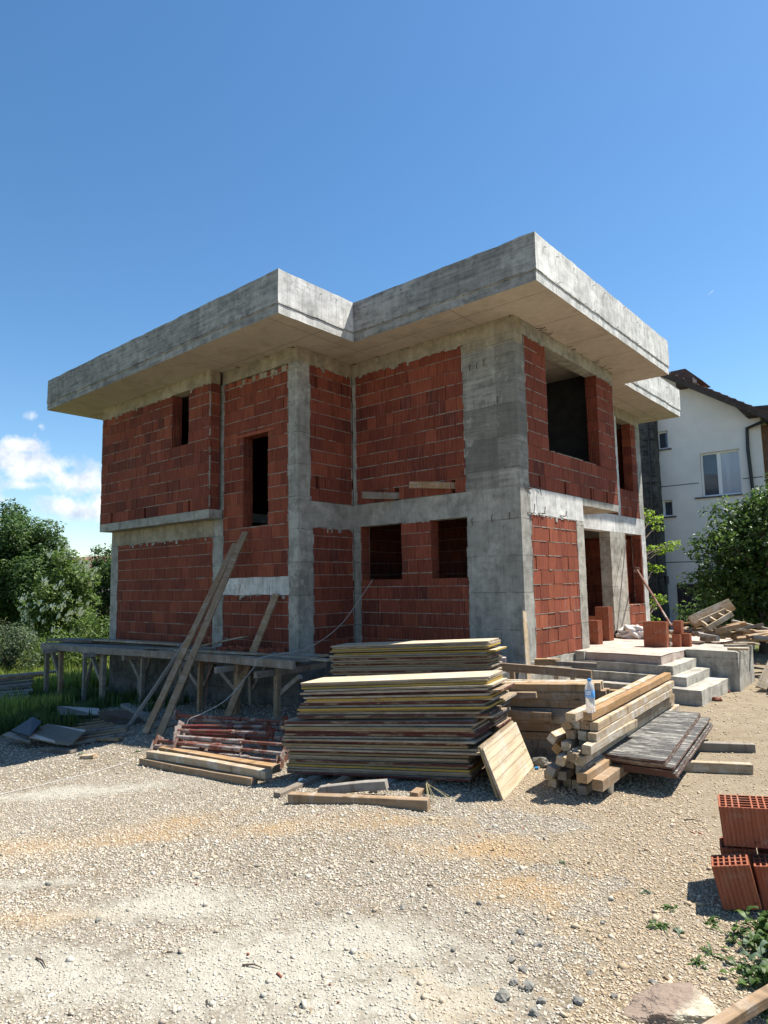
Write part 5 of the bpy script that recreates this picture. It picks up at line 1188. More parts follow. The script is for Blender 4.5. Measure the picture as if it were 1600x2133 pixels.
# sack and broom at the big porch pillar
def chunk(name, c, rad, mat_, label, cat, seed=1, planes=16, amp=.08, sub=5):
    """a broken stone: a body cut by flat fracture planes, roughened"""
    import bmesh
    r2 = random.Random(seed); pl = []
    for _ in range(planes):
        v = Vector((r2.gauss(0, 1), r2.gauss(0, 1), r2.gauss(0, 1))).normalized(); pl.append((v, r2.uniform(.62, .95)))
    bm = bmesh.new(); bmesh.ops.create_icosphere(bm, subdivisions=sub, radius=1)
    for v in bm.verts:
        d = v.co.normalized(); r = 1.15
        for (n_, h) in pl:
            q = d.dot(n_)
            if q > .05: r = min(r, h/q)
        r *= 1+amp*mnoise.noise(d*3+Vector((seed, 0, 0)))+amp*.6*mnoise.noise(d*9)+amp*.4*mnoise.noise(d*22)
        v.co = Vector((d.x*rad[0]*r, d.y*rad[1]*r, d.z*rad[2]*r))
    me = bpy.data.meshes.new(name); bm.to_mesh(me); bm.free(); me.materials.append(mat_); o = link(name, me); o.location = c
    return tag(o, label, cat)
def blob(name, c, rad, mat_, label, cat, seed=1, amp=.35, fr=3., sub=4):
    import bmesh
    bm = bmesh.new(); bmesh.ops.create_icosphere(bm, subdivisions=sub, radius=1)
    for v in bm.verts:
        q = v.co*fr+Vector((seed*3.3, 0, 0)); f = 1+amp*mnoise.noise(q)+amp*.5*abs(mnoise.noise(q*2.3))+amp*.25*mnoise.noise(q*5)
        v.co = Vector((v.co.x*rad[0]*f, v.co.y*rad[1]*f, v.co.z*rad[2]*f))
    me = bpy.data.meshes.new(name); bm.to_mesh(me); bm.free(); me.materials.append(mat_); o = link(name, me); o.location = c
    me.polygons.foreach_set('use_smooth', np.ones(len(me.polygons), bool)) if sub >= 4 else None
    return tag(o, label, cat)
blob('white_sack', (-.30, 5.75, .03), (.34, .2, .17), m_plastic, 'crumpled whitish sack lying at the foot of the porch pillar', 'sack', 2, .55, 2.6)
blob('white_sack', (-1.75, 5.55, .45), (.12, .12, .3), m_plastic, 'white bag hanging over the dim brick pile in the doorway', 'sack', 5, .4, 2.)
BR = empty('broom', (-.72, 5.75, -.08), 'thin broom with a black head leaning on the porch pillar', 'broom')
mb = MB(); mb.tube([(-.72, 5.75, .08), (-.98, 7.35, 2.3)], .013, 7); mb.build('handle', [M_simple('grey_handle', (.12, .11, .105), .6, .3, .2, 9, 0)], BR)
mb = MB(); mb.hexa([(-.80,5.70,-.085),(-.60,5.70,-.085),(-.60,5.86,-.085),(-.80,5.86,-.085),(-.77,5.72,.05),(-.65,5.72,.05),(-.67,5.82,.11),(-.75,5.82,.11)]); mb.build('head', [m_black], BR)
# cable hanging from the window to the props, and a red string by the leaning planks
def smooth_path(ps, n=8):
    ps = [Vector(p) for p in ps]; out_ = []
    for i in range(len(ps)-1):
        p0, p1, p2, p3 = ps[max(0, i-1)], ps[i], ps[i+1], ps[min(len(ps)-1, i+2)]
        for k_ in range(n):
            t = k_/n; out_.append(.5*((2*p1)+(p2-p0)*t+(2*p0-5*p1+4*p2-p3)*t*t+(3*p1-p0-3*p2+p3)*t**3))
    return out_+[ps[-1]]
pts = [aty(777, 1206, .02), aty(740, 1262, -.35), aty(702, 1309, -.9), aty(640, 1350, -1.7), aty(545, 1370, -2.86), aty(527, 1393, -3.0), aty(475, 1454, -3.7), aty(424, 1485, -4.1), aty(396, 1497, -4.25), aty(388, 1512, -4.3)]
mb = MB(); mb.tube(smooth_path(pts), .0055, 6); o = mb.build('cable', [m_cable]); tag(o, 'pale grey cable drooping from the ground floor window sill down to the steel props', 'cable')
pts = [aty(540, 1100, -1.56), aty(505, 1208, -1.6), aty(466, 1322, -1.7), aty(437, 1362, -2.86), aty(434, 1400, -2.9), aty(426, 1480, -2.95)]
mb = MB(); mb.tube(smooth_path(pts), .004, 5); o = mb.build('string', [m_string]); tag(o, 'thin red string hanging beside the leaning planks', 'string')
pts = [atg(-60, 1668, .012), atg(90, 1634, .012), atg(200, 1607, .015), atg(265, 1588, .012)]
mb = MB(); mb.tube(smooth_path(pts), .005, 5); o = mb.build('string', [m_cable]); tag(o, 'pale string lying straight across the gravel at the left edge', 'string')
# foreground rock and timber
k = NT('split_field_stone', .9, .2); n = k.noise(5, 6, .7); ge = k.n('ShaderNodeNewGeometry'); sp = k.n('ShaderNodeSeparateXYZ'); k.L(k.obj, sp.inputs[0])
cr = k.ramp(k.math('ADD', k.math('ADD', k.math('MULTIPLY', sp.outputs[0], 2.4), k.math('MULTIPLY', sp.outputs[1], -1.6)), k.math('MULTIPLY', k.math('SUBTRACT', n, .5), .5)), [(.10, 0), (.22, 1)])
strk = k.noise(1, 5, .7, vec=k.map((4, 26, 26), rot=(0, 0, -.5)))
c = k.mix(cr, k.mix(strk, (.15, .108, .082), (.31, .24, .185)), k.mix(k.noise(22, 5), (.24, .21, .155), (.60, .54, .40))); k.col(c); k.bump(k.noise(30, 5, .7), .6, .012); k.bump(n, .3, .02)
o = chunk('rock', atg(1402, 2115, -.012), (.27, .165, .10), k.m, 'large flat reddish stone with a pale rough flank in the near foreground', 'rock', 9, 13, .09, 6); o.rotation_euler = (.12, -.04, .42)
beam('squared_timber', atz(1410, 2190, -.63), atz(1750, 1985, -.55), .055, .05, m_wood, 'thin timber crossing the near right corner of the yard beside the weeds', 'timber')
m_lump = M_simple('dried_concrete_lump', (.20, .19, .165), .95, .1, .35, 14, .6)
rr = random.Random(45)
for i, (u, v, s) in enumerate(((838, 1890, .026), (998, 1882, .026), (1086, 1942, .03), (1070, 1962, .022), (1120, 1968, .03), (1256, 1922, .02), (1230, 2028, .026), (1048, 2075, .05), (1070, 2045, .036), (1112, 2108, .036), (1208, 2085, .036), (1280, 2075, .024), (1360, 2045, .024), (1100, 2055, .045), (1065, 2000, .03), (1130, 2085, .03), (945, 1978, .024), (1090, 2020, .028), (100, 1842, .03), (205, 1916, .03), (660, 1882, .022), (720, 1788, .018))):
    o = chunk('concrete_lump', atg(u, v, s*.2), (s*.85, s*.7, s*.55), m_lump, 'small grey lump of dried concrete lying loose on the gravel', 'lump', i, 12, .14, 3); o['group'] = 'lumps of dried concrete on the gravel'; o.rotation_euler = (0, 0, rr.uniform(0, 6))
chunk('rubble_stone', atg(1128, 1588, .04), (.11, .08, .06), m_lump, 'grey stone between the leaning panel and the timber piles', 'stone', 3)
for i, (u, v, s) in enumerate(((1493, 1457, .05), (1490, 1448, .03), (1515, 1440, .03))): blob('brick_piece', atg(u, v, .02), (s*1.5, s, s*.7), m_brick_plain, ('largest red brick fragment on the ground before the steps', 'small dark chip leaning on the largest brick fragment', 'small brick chip farther along the steps')[i], 'brick piece', i, .4)

# litter trodden into the yard: chips of brick, splinters and dark crumbs
mb = MB(); rr = random.Random(77)
for i in range(90):
    u, v = rr.uniform(40, 1580), rr.choice((rr.uniform(1640, 1800), rr.uniform(1600, 2120)))
    p = atg(u, v, .004)
    if (p-Vector(CAM)).length > 9 or p.y > -1.5: continue
    s = rr.uniform(.003, .009); a = rr.uniform(0, 3.14); L = s*rr.choice((1., 1.4, 3.5)); dx, dy = Vector((math.cos(a), math.sin(a), .05))*L, Vector((-math.sin(a), math.cos(a), 0))*s*.6; up_ = Vector((0, 0, s*.7))
    mb.hexa([p-dx-dy, p+dx-dy, p+dx*.8+dy, p-dx+dy, p-dx*.8-dy+up_, p+dx*.7-dy*.8+up_, p+dx*.6+dy*.7+up_, p-dx*.9+dy+up_], rr.choice((0, 0, 1, 2, 2)))
o = mb.build('litter', [m_brick_plain, m_wood, m_bark_chip]); tag(o, 'tiny brick chips and wood splinters strewn over the gravel', 'litter', kind='stuff')

# ------------------------------------------------------------------ white house next door
YN = 18.4
NH = empty('white_house', (-4, 22, -.68), 'white plastered house with a dark tiled gable roof standing behind the building site', 'house')
def nb(u, v, y=YN): return aty(u, v, y)
mb = MB()
def wallpoly(mb, pts, y0, y1, m=0):
    n = len(pts); vs = [(x, y0, z) for x, z in pts]+[(x, y1, z) for x, z in pts]
    mb.add(vs, [tuple(range(n)), tuple(range(n, 2*n))[::-1]]+[(i, n+i, n+(i+1) % n, (i+1) % n) for i in range(n)], m)
sl_ = -.676; xr, zr = -3.7, 10.35
roofz = lambda x: zr+sl_*abs(x-xr)
wx0, wx1 = -8.6, .36
holes_n = {}
def rect(u0, v0, u1, v1):
    a, b = nb(u0, v0), nb(u1, v1); return min(a.x, b.x), max(a.x, b.x), min(a.z, b.z), max(a.z, b.z)
wins = [rect(1367, 900, 1393, 934), rect(1457, 945, 1547, 1028), rect(1379, 1043, 1403, 1075)]
# wall in strips round the window openings
xsn = sorted({wx0, xr, wx1} | {w_[i] for w_ in wins for i in (0, 1)})
for a, b in zip(xsn[:-1], xsn[1:]):
    zs = [(-1.5, None)]
    for w_ in wins:
        if w_[0] < b-1e-6 and w_[1] > a+1e-6:
            nz_ = []
            for (p, q) in zs:
                if p < w_[2] and (q is None or w_[2] < q): nz_ += [(p, w_[2]), (w_[3], q)]
                else: nz_.append((p, q))
            zs = nz_
    for (p, q) in zs:
        if q is None: wallpoly(mb, [(a, p), (b, p), (b, roofz(b)-.25), (a, roofz(a)-.25)], YN, YN+.3)
        else: wallpoly(mb, [(a, p), (b, p), (b, q), (a, q)], YN, YN+.3)
mb.box(wx1-.3, wx1, YN+.302, YN+9, -1.5, roofz(wx1)-.3); mb.box(wx0, wx0+.3, YN+.302, YN+9, -1.5, roofz(wx0)-.3)
mb.build('wall', [m_stucco], NH)
mb = MB()
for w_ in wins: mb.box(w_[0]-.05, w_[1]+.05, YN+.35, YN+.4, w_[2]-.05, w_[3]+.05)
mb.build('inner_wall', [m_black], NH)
mb = MB(); n = 30
for sgn, xe in ((1, 4.2), (-1, -11.5)):
    for i in range(n):       # rows of tiles overlapping down the slope
        t0, t1 = i/n, (i+1)/n; xa_, xb_ = xr+(xe-xr)*t0, xr+(xe-xr)*t1
        za, zb = roofz(xa_), roofz(xb_); pts = [(xa_, 17.75, za-.06), (xb_, 17.75, zb-.06), (xb_, 28, zb-.06), (xa_, 28, za-.06), (xa_, 17.75, za), (xb_, 17.75, zb+.045), (xb_, 28, zb+.045), (xa_, 28, za)]
        mb.hexa(pts)
rf = mb.build('roof', [m_tile], NH)
mb = MB()
for sgn, xe in ((1, 4.2), (-1, -11.5)):
    pts = [(xr, 17.7, zr-.30), (xe, 17.7, roofz(xe)-.30), (xe, 17.76, roofz(xe)-.30), (xr, 17.76, zr-.30), (xr, 17.7, zr-.065), (xe, 17.7, roofz(xe)-.065), (xe, 17.76, roofz(xe)-.065), (xr, 17.76, zr-.065)]; mb.hexa(pts)
    pts = [(xr, 17.77, zr-.16), (xe, 17.77, roofz(xe)-.16), (xe, 28, roofz(xe)-.16), (xr, 28, zr-.16), (xr, 17.77, zr-.07), (xe, 17.77, roofz(xe)-.07), (xe, 28, roofz(xe)-.07), (xr, 28, zr-.07)]; mb.hexa(pts)
p = nb(1545, 868, 17.8); mb.hexa([(p.x+.12, 17.8, p.z), (4., 17.8, p.z-.1), (4., 28, p.z-.1), (p.x+.12, 28, p.z), (p.x-.15, 17.8, p.z+.38), (4., 17.8, p.z-.0), (4., 28, p.z-.0), (p.x-.15, 28, p.z+.38)])
p = nb(1424, 797, 17.8); mb.box(p.x-.3, p.x+.35, 17.8, 18.38, p.z-.12, p.z+.16)
mb.build('eave_board', [m_eave], NH)
p = nb(1416, 770, 22); mb = MB(); mb.hexa([(p.x-.6, 21.3, p.z-.9), (p.x+1.1, 21.3, p.z-.9), (p.x+1.1, 22.8, p.z-.9), (p.x-.6, 22.8, p.z-.9), (p.x-.3, 21.6, p.z-.12), (p.x+.35, 21.6, p.z-.12), (p.x+.35, 22.5, p.z-.12), (p.x-.3, 22.5, p.z-.12)])  # low tile-coloured hump at the ridge
c_ = mb.build('ridge_hump', [m_tile], None); c_.parent = rf
for i, w_ in enumerate(wins):
    fr = MB(); t = .07; x0, x1, z0, z1 = w_
    fr.box(x0+.002, x0+t, YN+.14, YN+.2, z0+.002, z1-.002); fr.box(x1-t, x1-.002, YN+.14, YN+.2, z0+.002, z1-.002); fr.box(x0+t+.001, x1-t-.001, YN+.14, YN+.2, z0+.002, z0+t); fr.box(x0+t+.001, x1-t-.001, YN+.14, YN+.2, z1-t, z1-.002)
    if i == 1: xm = x0+(x1-x0)*.46; fr.box(xm-.07, xm+.07, YN+.13, YN+.199, z0+t+.001, z1-t-.001)
    W_ = fr.build('window', [m_white], NH)
    for (a, b, mt) in ([(x0+t, x1-t, m_glass)] if i != 1 else [(x0+t, xm-.07, m_glass), (xm+.07, x1-t, m_curtain)]):
        g_ = MB(); g_.box(a+.001, b-.001, YN+.165, YN+.175, z0+t, z1-t); q = g_.build('pane', [mt], None); q.parent = W_
    s_ = MB(); e0, e1 = (.28, .0) if i == 1 else (.1, .12); s_.box(x0-e0, x1+e1, YN-.06, YN+.13, z0-.06, z0-.001); q = s_.build('sill', [m_con_dark], None); q.parent = W_
mb = MB(); pz = [nb(1604, 872, YN-.5), nb(1585, 880, YN-.35), nb(1556, 892, YN-.09), nb(1558, 935, YN-.09), nb(1568, 1020, YN-.09), nb(1590, 1250, YN-.09)]
mb.tube(pz, .065, 10); mb.build('downpipe', [m_black], NH)
mb = MB(); a = nb(1588, 885); b = nb(1600, 1100); mb.box(wx1+.002, wx1+.9, YN+.1, YN+.3, b.z-1, a.z)
mb.build('balcony_cladding', [m_dkwood], NH)
x0, x1, z0, z1 = rect(1410, 1217, 1530, 1330); mb = MB(); mb.box(x0, x1+1.5, YN-.02, YN+.02, -1.5, z1); mb.build('garage_door', [M_simple('dark_blue_door', (.012, .015, .03), .5, .4, .2, 4, .1)], NH)
mb = MB()
for (u0, v0, u1, v1) in ((1361, 1017, 1456, 1005), (1548, 997, 1590, 993), (1383, 1173, 1500, 1167), (1366, 1180, 1372, 1180)):
    a, b = nb(u0, v0), nb(u1, v1); z_ = (a.z+b.z)/2; mb.box(a.x, b.x, YN-.004, YN+.01, z_-.018, z_+.018)
mb.build('plaster_joint', [m_con_dark], NH)
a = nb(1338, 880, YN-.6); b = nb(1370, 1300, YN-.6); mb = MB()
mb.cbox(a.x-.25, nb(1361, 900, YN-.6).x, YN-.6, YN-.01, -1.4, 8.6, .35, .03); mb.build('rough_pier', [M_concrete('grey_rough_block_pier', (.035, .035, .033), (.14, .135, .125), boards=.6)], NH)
mb = MB(); q = nb(1350, 900, YN-.66); mb.tube([(q.x, q.y, -1), (q.x, q.y, 8.5)], .035, 8)
for z_ in (1.5, 3.2, 5.2, 7.): mb.tube([(q.x-.25, q.y+.02, z_), (q.x+.3, q.y+.02, z_)], .02, 6)
mb.build('drainpipe', [m_black], NH)
x0, x1, z0, z1 = rect(1369, 1200, 1394, 1216); mb = MB(); mb.box(x0, x1, YN-.35, YN-.001, z0, z1); o = mb.build('meter_box', [m_black], NH)
# far house beyond the trees on the left
FH = empty('far_house', tuple(aty(165, 1300, 26)), 'distant low house with a brownish tiled roof seen between the trees on the left', 'house')
a = aty(140, 1162, 26); b = aty(193, 1162, 26); e = aty(150, 1192, 26)
mb = MB(); mb.box(a.x-4, b.x+.2, 26.3, 31, -1.6, e.z+.1); mb.build('wall', [M_simple('pinkish_plaster', (.46, .36, .31), .9, .2, .1, 3, .1)], FH)
mb = MB(); mb.hexa([(a.x-5, 25.3, e.z), (b.x+1, 25.3, e.z), (b.x+1, 31.5, e.z), (a.x-5, 31.5, e.z), (a.x-4.4, 28, a.z+.15), (b.x+.2, 28, a.z+.15), (b.x+.2, 28.8, a.z+.15), (a.x-4.4, 28.8, a.z+.15)]); mb.build('roof', [M_simple('brown_tiles', (.27, .165, .12), .85, .2, .3, 4, .4)], FH)
q = aty(156, 1182, 26.29); mb = MB(); mb.box(q.x-.3, q.x+.35, 26.27, 26.3, q.z-.75, q.z-.05); mb.build('window', [m_glass], FH)
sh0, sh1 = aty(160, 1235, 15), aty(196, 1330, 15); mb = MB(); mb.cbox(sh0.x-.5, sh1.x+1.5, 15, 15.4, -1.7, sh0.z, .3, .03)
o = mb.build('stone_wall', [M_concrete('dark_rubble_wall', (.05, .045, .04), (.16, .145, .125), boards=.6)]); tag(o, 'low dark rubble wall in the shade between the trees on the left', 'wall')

# ------------------------------------------------------------------ trees, shrubs and grass
def leaf_mesh(name, C, Nrm, size, mat_, aspect=.5, fold=.25):
    n = len(C); t = RNG.normal(size=(n, 3)); t -= Nrm*(t*Nrm).sum(1)[:, None]; t /= np.linalg.norm(t, axis=1)[:, None]+1e-9
    s = np.cross(Nrm, t); l = size[:, None]; w_ = l*aspect
    V = np.stack([C-t*l*.5, C+s*w_*.5+Nrm*l*fold*.5-t*l*.05, C+t*l*.5, C-s*w_*.5+Nrm*l*fold*.5-t*l*.05], 1).reshape(-1, 3)
    b = 4*np.arange(n)[:, None]; F = np.concatenate([b+np.array([[0, 1, 2]]), b+np.array([[0, 2, 3]])], 1).reshape(-1, 3)
    return npmesh(name, V, F, [mat_])
def clump_points(cl, per, flat=.8):
    Cs, Ns = [], []
    for (c, r) in cl:
        n = max(8, int(per*r*r)); d = RNG.normal(size=(n, 3)); d /= np.linalg.norm(d, axis=1)[:, None]
        rad = r*(.35+.65*RNG.random(n)**.45)*(1+.25*np.sin(d[:, 0]*5+c[0]*7)*np.cos(d[:, 2]*4+c[1]*5))
        Cs.append(np.array(c)+d*rad[:, None]*np.array([1, 1, flat])); nn_ = d*.7+np.array([0, 0, .55])+RNG.normal(size=(n, 3))*.45; Ns.append(nn_/np.linalg.norm(nn_, axis=1)[:, None])
    return np.concatenate(Cs), np.concatenate(Ns)
def tree(name, base, label, cat, lobes, leafmat, leaf, per, nclump, rc, trunk_r=.12, group=None, barkmat=None, trunk_h=.5, flowers=0):
    """lobes: (dx, dy, dz, rx, ry, rz) ellipsoids over the base; clumps of leaves are strewn through them"""
    b = Vector(base); root = empty(name, b, label, cat, group); cl = []
    vol = np.array([l[3]*l[4]*l[5] for l in lobes]); pk = RNG.choice(len(lobes), nclump, p=vol/vol.sum())
    for i in pk:
        dx, dy, dz, rx, ry, rz = lobes[i]; d = RNG.normal(size=3); d /= np.linalg.norm(d); f = RNG.random()**.4
        cl.append(((b.x+dx+d[0]*rx*f, b.y+dy+d[1]*ry*f, max(b.z+.15, b.z+dz+d[2]*rz*f)), rc*(.55+.8*RNG.random())))
    C, Nn = clump_points(cl, per); m = C[:, 2] > b.z+.02; C, Nn = C[m], Nn[m]
    sz = leaf*(.6+.8*RNG.random(len(C)))
    link('crown', leaf_mesh('crown', C, Nn, sz, leafmat), root)
    mb = MB(); top = max(l[2] for l in lobes)
    mb.tube([b+Vector((0, 0, -.1)), b+Vector((.03, 0, top*trunk_h*.5)), b+Vector((-.04, .03, top*trunk_h))], [trunk_r, trunk_r*.8, trunk_r*.65], 9)
    st = b+Vector((-.04, .03, top*trunk_h))
    for i in range(0, len(cl), max(1, len(cl)//26)):
        e = Vector(cl[i][0]); s0 = b+(st-b)*(.5+.5*RNG.random()); mid = s0.lerp(e, .5)+Vector((0, 0, .12*(e-s0).length)); mb.tube([s0, mid, e], [trunk_r*.38, trunk_r*.24, trunk_r*.08], 6)
    mb.build('trunk', [barkmat or m_bark], root)
    if flowers:
        mb = MB(); far_ = np.linalg.norm((C-np.array([b.x, b.y, b.z+top*.6]))/np.array([1, 1, 1.7]), axis=1); far_[(C-np.array(b))@(CAM-np.array(b)) < 0] -= .5; k2 = RNG.choice(np.argsort(-far_)[:len(C)//5], flowers, replace=False)
        cen = np.array([b.x, b.y, b.z+top*.6])
        for q in k2:
            p = C[q]; d = p-cen; d /= np.linalg.norm(d); p = p+d*.12+np.array([0, 0, .06]); r = .05+.10*RNG.random()
            for _ in range(14):
                a, rr_ = RNG.random()*6.28, r*RNG.random()**.5; x, y, z_ = p[0]+rr_*math.cos(a), p[1]+rr_*math.sin(a), p[2]+.05*RNG.normal(); s = .034
                mb.add([(x-s, y-s*.5, z_-s), (x+s, y-s*.5, z_-s), (x+s, y+s*.5, z_+s), (x-s, y+s*.5, z_+s)], [(0, 1, 2, 3)])
        mb.build('blossom', [M_simple('cream_blossom', (.82, .82, .58), .8, .2, .1, 5, 0)], root)
    return root
m_bark = M_simple('bark', (.085, .065, .05), .95, .1, .4, 12, .5)
lf_dark = M_leaf('dark_leaf', (.024, .055, .016), (.085, .145, .032), .35)
lf_mid = M_leaf('mid_leaf', (.04, .08, .016), (.12, .18, .035))
lf_eld = M_leaf('elder_leaf', (.04, .085, .016), (.14, .20, .04))
lf_grey = M_leaf('greyish_leaf', (.04, .065, .03), (.11, .15, .07))
lf_right = M_leaf('glossy_dark_leaf', (.022, .052, .012), (.09, .15, .03), .38, .4)
lf_lime = M_leaf('lime_leaf', (.11, .19, .02), (.24, .33, .04), .5)
def gbase(u, v, dist):
    d = ray(u, v); h = Vector((d[0], d[1], 0)); h.normalize(); p = Vector(CAM)+h*dist; return Vector((p.x, p.y, gz(p.x, p.y)))
def px_h(dist): return dist/FPX*.93
B = gbase(20, 1330, 33); tree('tree', B, 'tall dense dark green tree at the left edge of the photograph', 'tree', [(-1.2, 0, 3.4, 2.2, 2.0, 3.1), (.2, .3, 4.2, 1.4, 1.5, 1.7), (1.0, 1.0, 2.6, 1.5, 1.5, 2.3), (-.4, -.4, 5.3, .8, .8, .9)], lf_dark, .15, 900, 210, .55, .16)
B = gbase(128, 1335, 28); tree('shrub', B, 'elder shrub with flat cream flower heads between the dark trees on the left', 'shrub', [(0, 0, 2.0, 1.0, 1.1, 1.7), (-.1, .2, 3.2, .75, .8, .95), (.55, .25, 2.6, .45, .5, .8)], lf_eld, .13, 900, 95, .42, .07, flowers=75)
B = gbase(208, 1335, 33); tree('tree', B, 'dark bushy tree directly beside the corner of the unfinished house', 'tree', [(.0, 0, 2.3, .95, 1.2, 2.1), (-.1, .2, 3.9, .6, .8, .9), (.9, 1, 3, 1.2, 1.2, 2.)], lf_dark, .14, 900, 100, .42, .1)
B = gbase(205, 1345, 24); tree('shrub', B, 'lighter low shrub in front of the dark tree beside the house corner', 'shrub', [(0, 0, .9, .6, .7, .95)], lf_mid, .1, 620, 34, .34, .05)
B = gbase(22, 1350, 24); tree('bush', B, 'greyish green rounded bush at the left edge above the grass', 'bush', [(-.1, 0, .75, 1.15, .8, .85)], lf_grey, .09, 760, 48, .34, .04)
B = gbase(118, 1345, 25); tree('bush', B, 'low wild bush under the flowering elder shrub', 'bush', [(0, 0, .55, .95, .7, .7)], lf_mid, .09, 760, 36, .32, .04)
B = gbase(-120, 1345, 36); tree('tree', B, 'tall tree standing just outside the left edge behind the dense one', 'tree', [(0, 0, 3.2, 2.3, 2., 3.), (0, 0, 5, 1.5, 1.5, 2.)], lf_dark, .18, 330, 80, .75, .18)
# right side
B = gbase(1590, 1330, 20); tree('tree', B, 'broad glossy dark green tree in front of the white house', 'tree', [(.1, 0, 2.6, 1.5, 1.6, 1.5), (-.55, 0, 2.0, 1.05, 1.3, 1.4), (.5, 0, 3.4, .85, 1., 1.05), (.9, .5, 2.6, 1.9, 1.4, 2.2), (-.3, 0, 1.2, 1.7, 1.2, 1.2), (-.95, 0, 3.0, .5, .5, .4), (.35, .2, 4.1, .7, .8, .75), (-.4, .1, 3.3, .8, .8, .7)], lf_right, .125, 640, 250, .42, .13)
B = gbase(1640, 1345, 24); tree('bush', B, 'dark undergrowth bush in the shade behind the offcut heap', 'bush', [(-.6, 0, .7, 2.2, .9, .9)], lf_dark, .12, 560, 60, .45, .05)
root_p = gbase(1352, 1300, 23.); tr = empty('sapling', root_p, 'young tree with tufts of lime green leaves poking out behind the house corner', 'tree')
cl = []; mb = MB(); mb.tube([root_p, root_p+Vector((.0, 0, 2.)), root_p+Vector((-.1, 0, 4.2))], [.06, .045, .02], 8)
for (u, v, r) in ((1362, 1082, .36), (1350, 1068, .28), (1372, 1100, .22), (1390, 1140, .34), (1404, 1132, .24), (1376, 1150, .26), (1358, 1142, .26), (1365, 1185, .32), (1350, 1180, .24), (1370, 1245, .3), (1360, 1262, .3), (1380, 1252, .2), (1352, 1290, .3)):
    d = ray(u, v); p = Vector(CAM)+Vector(d)*(23./1.02-.2*rnd.random()); cl.append((tuple(p), r)); z0 = max(root_p.z+.5, p.z-.45); s0 = Vector((root_p.x, root_p.y, z0)); mb.tube([s0, s0.lerp(p, .5)+Vector((0, 0, .08)), p], [.025, .018, .006], 5)
mb.build('trunk', [m_bark], tr); C, Nn = clump_points(cl, 900, .45); link('crown', leaf_mesh('crown', C, Nn, .11*(.6+.8*RNG.random(len(C))), lf_lime), tr)
# grass of the field and weeds
def blades(name, x, y, h, w_, mat_, label, cat='grass', lean=.35, z=None):
    n = len(x); z = gz_vec(x, y) if z is None else z; th = RNG.random(n)*6.283; lx, ly = np.cos(th), np.sin(th); l = lean*h*RNG.random(n)
    sx_, sy_ = -ly*w_, lx*w_
    b = np.stack([x, y, z-.01], -1); V = np.stack([b+np.stack([sx_, sy_, 0*x], -1), b-np.stack([sx_, sy_, 0*x], -1),
        b+np.stack([lx*l*.4-sx_*.6, ly*l*.4-sy_*.6, h*.6], -1), b+np.stack([lx*l*.4+sx_*.6, ly*l*.4+sy_*.6, h*.6], -1), b+np.stack([lx*l, ly*l, h], -1)], 1).reshape(-1, 3)
    o5 = 5*np.arange(n)[:, None]; F = np.concatenate([o5+np.array([[0, 1, 2]]), o5+np.array([[0, 2, 3]]), o5+np.array([[3, 2, 4]])], 1).reshape(-1, 3)
    o = link(name, npmesh(name, V, F, [mat_])); return tag(o, label, cat, kind='stuff')
lf_grass = M_leaf('grass_blade', (.09, .14, .022), (.28, .32, .08), .55, .7); lf_weed = M_leaf('weed_blade', (.03, .055, .014), (.09, .14, .035), .4, .6)
n = 60000; dd = 14+34*RNG.random(n)**1.3; aa = RNG.random(n); du = -60+360*aa
px_ = np.array([ray(u, 1230)[:2]/np.linalg.norm(ray(u, 1230)[:2]) for u in np.linspace(-60, 300, 64)]); ii = (aa*63).astype(int)
x, y = CAM[0]+px_[ii, 0]*dd+RNG.normal(size=n)*.12, CAM[1]+px_[ii, 1]*dd+RNG.normal(size=n)*.12
m = ~((x > -12.6) & (y > -3.2)) & ~((x > -9) & (y < 20)); x, y = x[m], y[m]; n = len(x); pt = np.array([.5+mnoise.noise(Vector((a*.6, b*.6, 2))) for a, b in zip(x, y)])
blades('grass', x, y, (.10+.34*RNG.random(n))*(.55+.8*pt.clip(0, 1.2)), .012+.012*RNG.random(n), lf_grass, 'tall unmown grass of the field beyond the work platform')
n = 5200; x = RNG.uniform(-12.2, -4.6, n); y = RNG.uniform(-4.6, -1.8, n)
pt = np.array([mnoise.noise(Vector((a*1.1, b*1.4, 5))) for a, b in zip(x, y)])+.12*(-x-7.5); m = (pt > .12) & ~((x > -6.9) & (y < -3.2)) & ~((x > -9.) & (y < -4.2)); x, y, pt = x[m], y[m], pt[m]; n = len(x)
blades('undergrowth', x, y, (.1+.28*RNG.random(n))*(.5+pt.clip(0, .7)), .010+.012*RNG.random(n), lf_weed, 'dark weeds and grass growing in the shade under the work platform', 'weeds', .6)
n = 5000; x = RNG.uniform(-9.4, -6.2, n); y = RNG.uniform(-5.6, -4.0, n)
m = (np.array([mnoise.noise(Vector((a*.9, b*1.3, 8))) for a, b in zip(x, y)])+.25*(-x-7.4) > .1); x, y = x[m], y[m]; n = len(x)
blades('undergrowth', x, y, .08+.3*RNG.random(n), .008+.01*RNG.random(n), lf_weed, 'shaded grass at the left edge behind the dark folded sheet', 'weeds', .7)
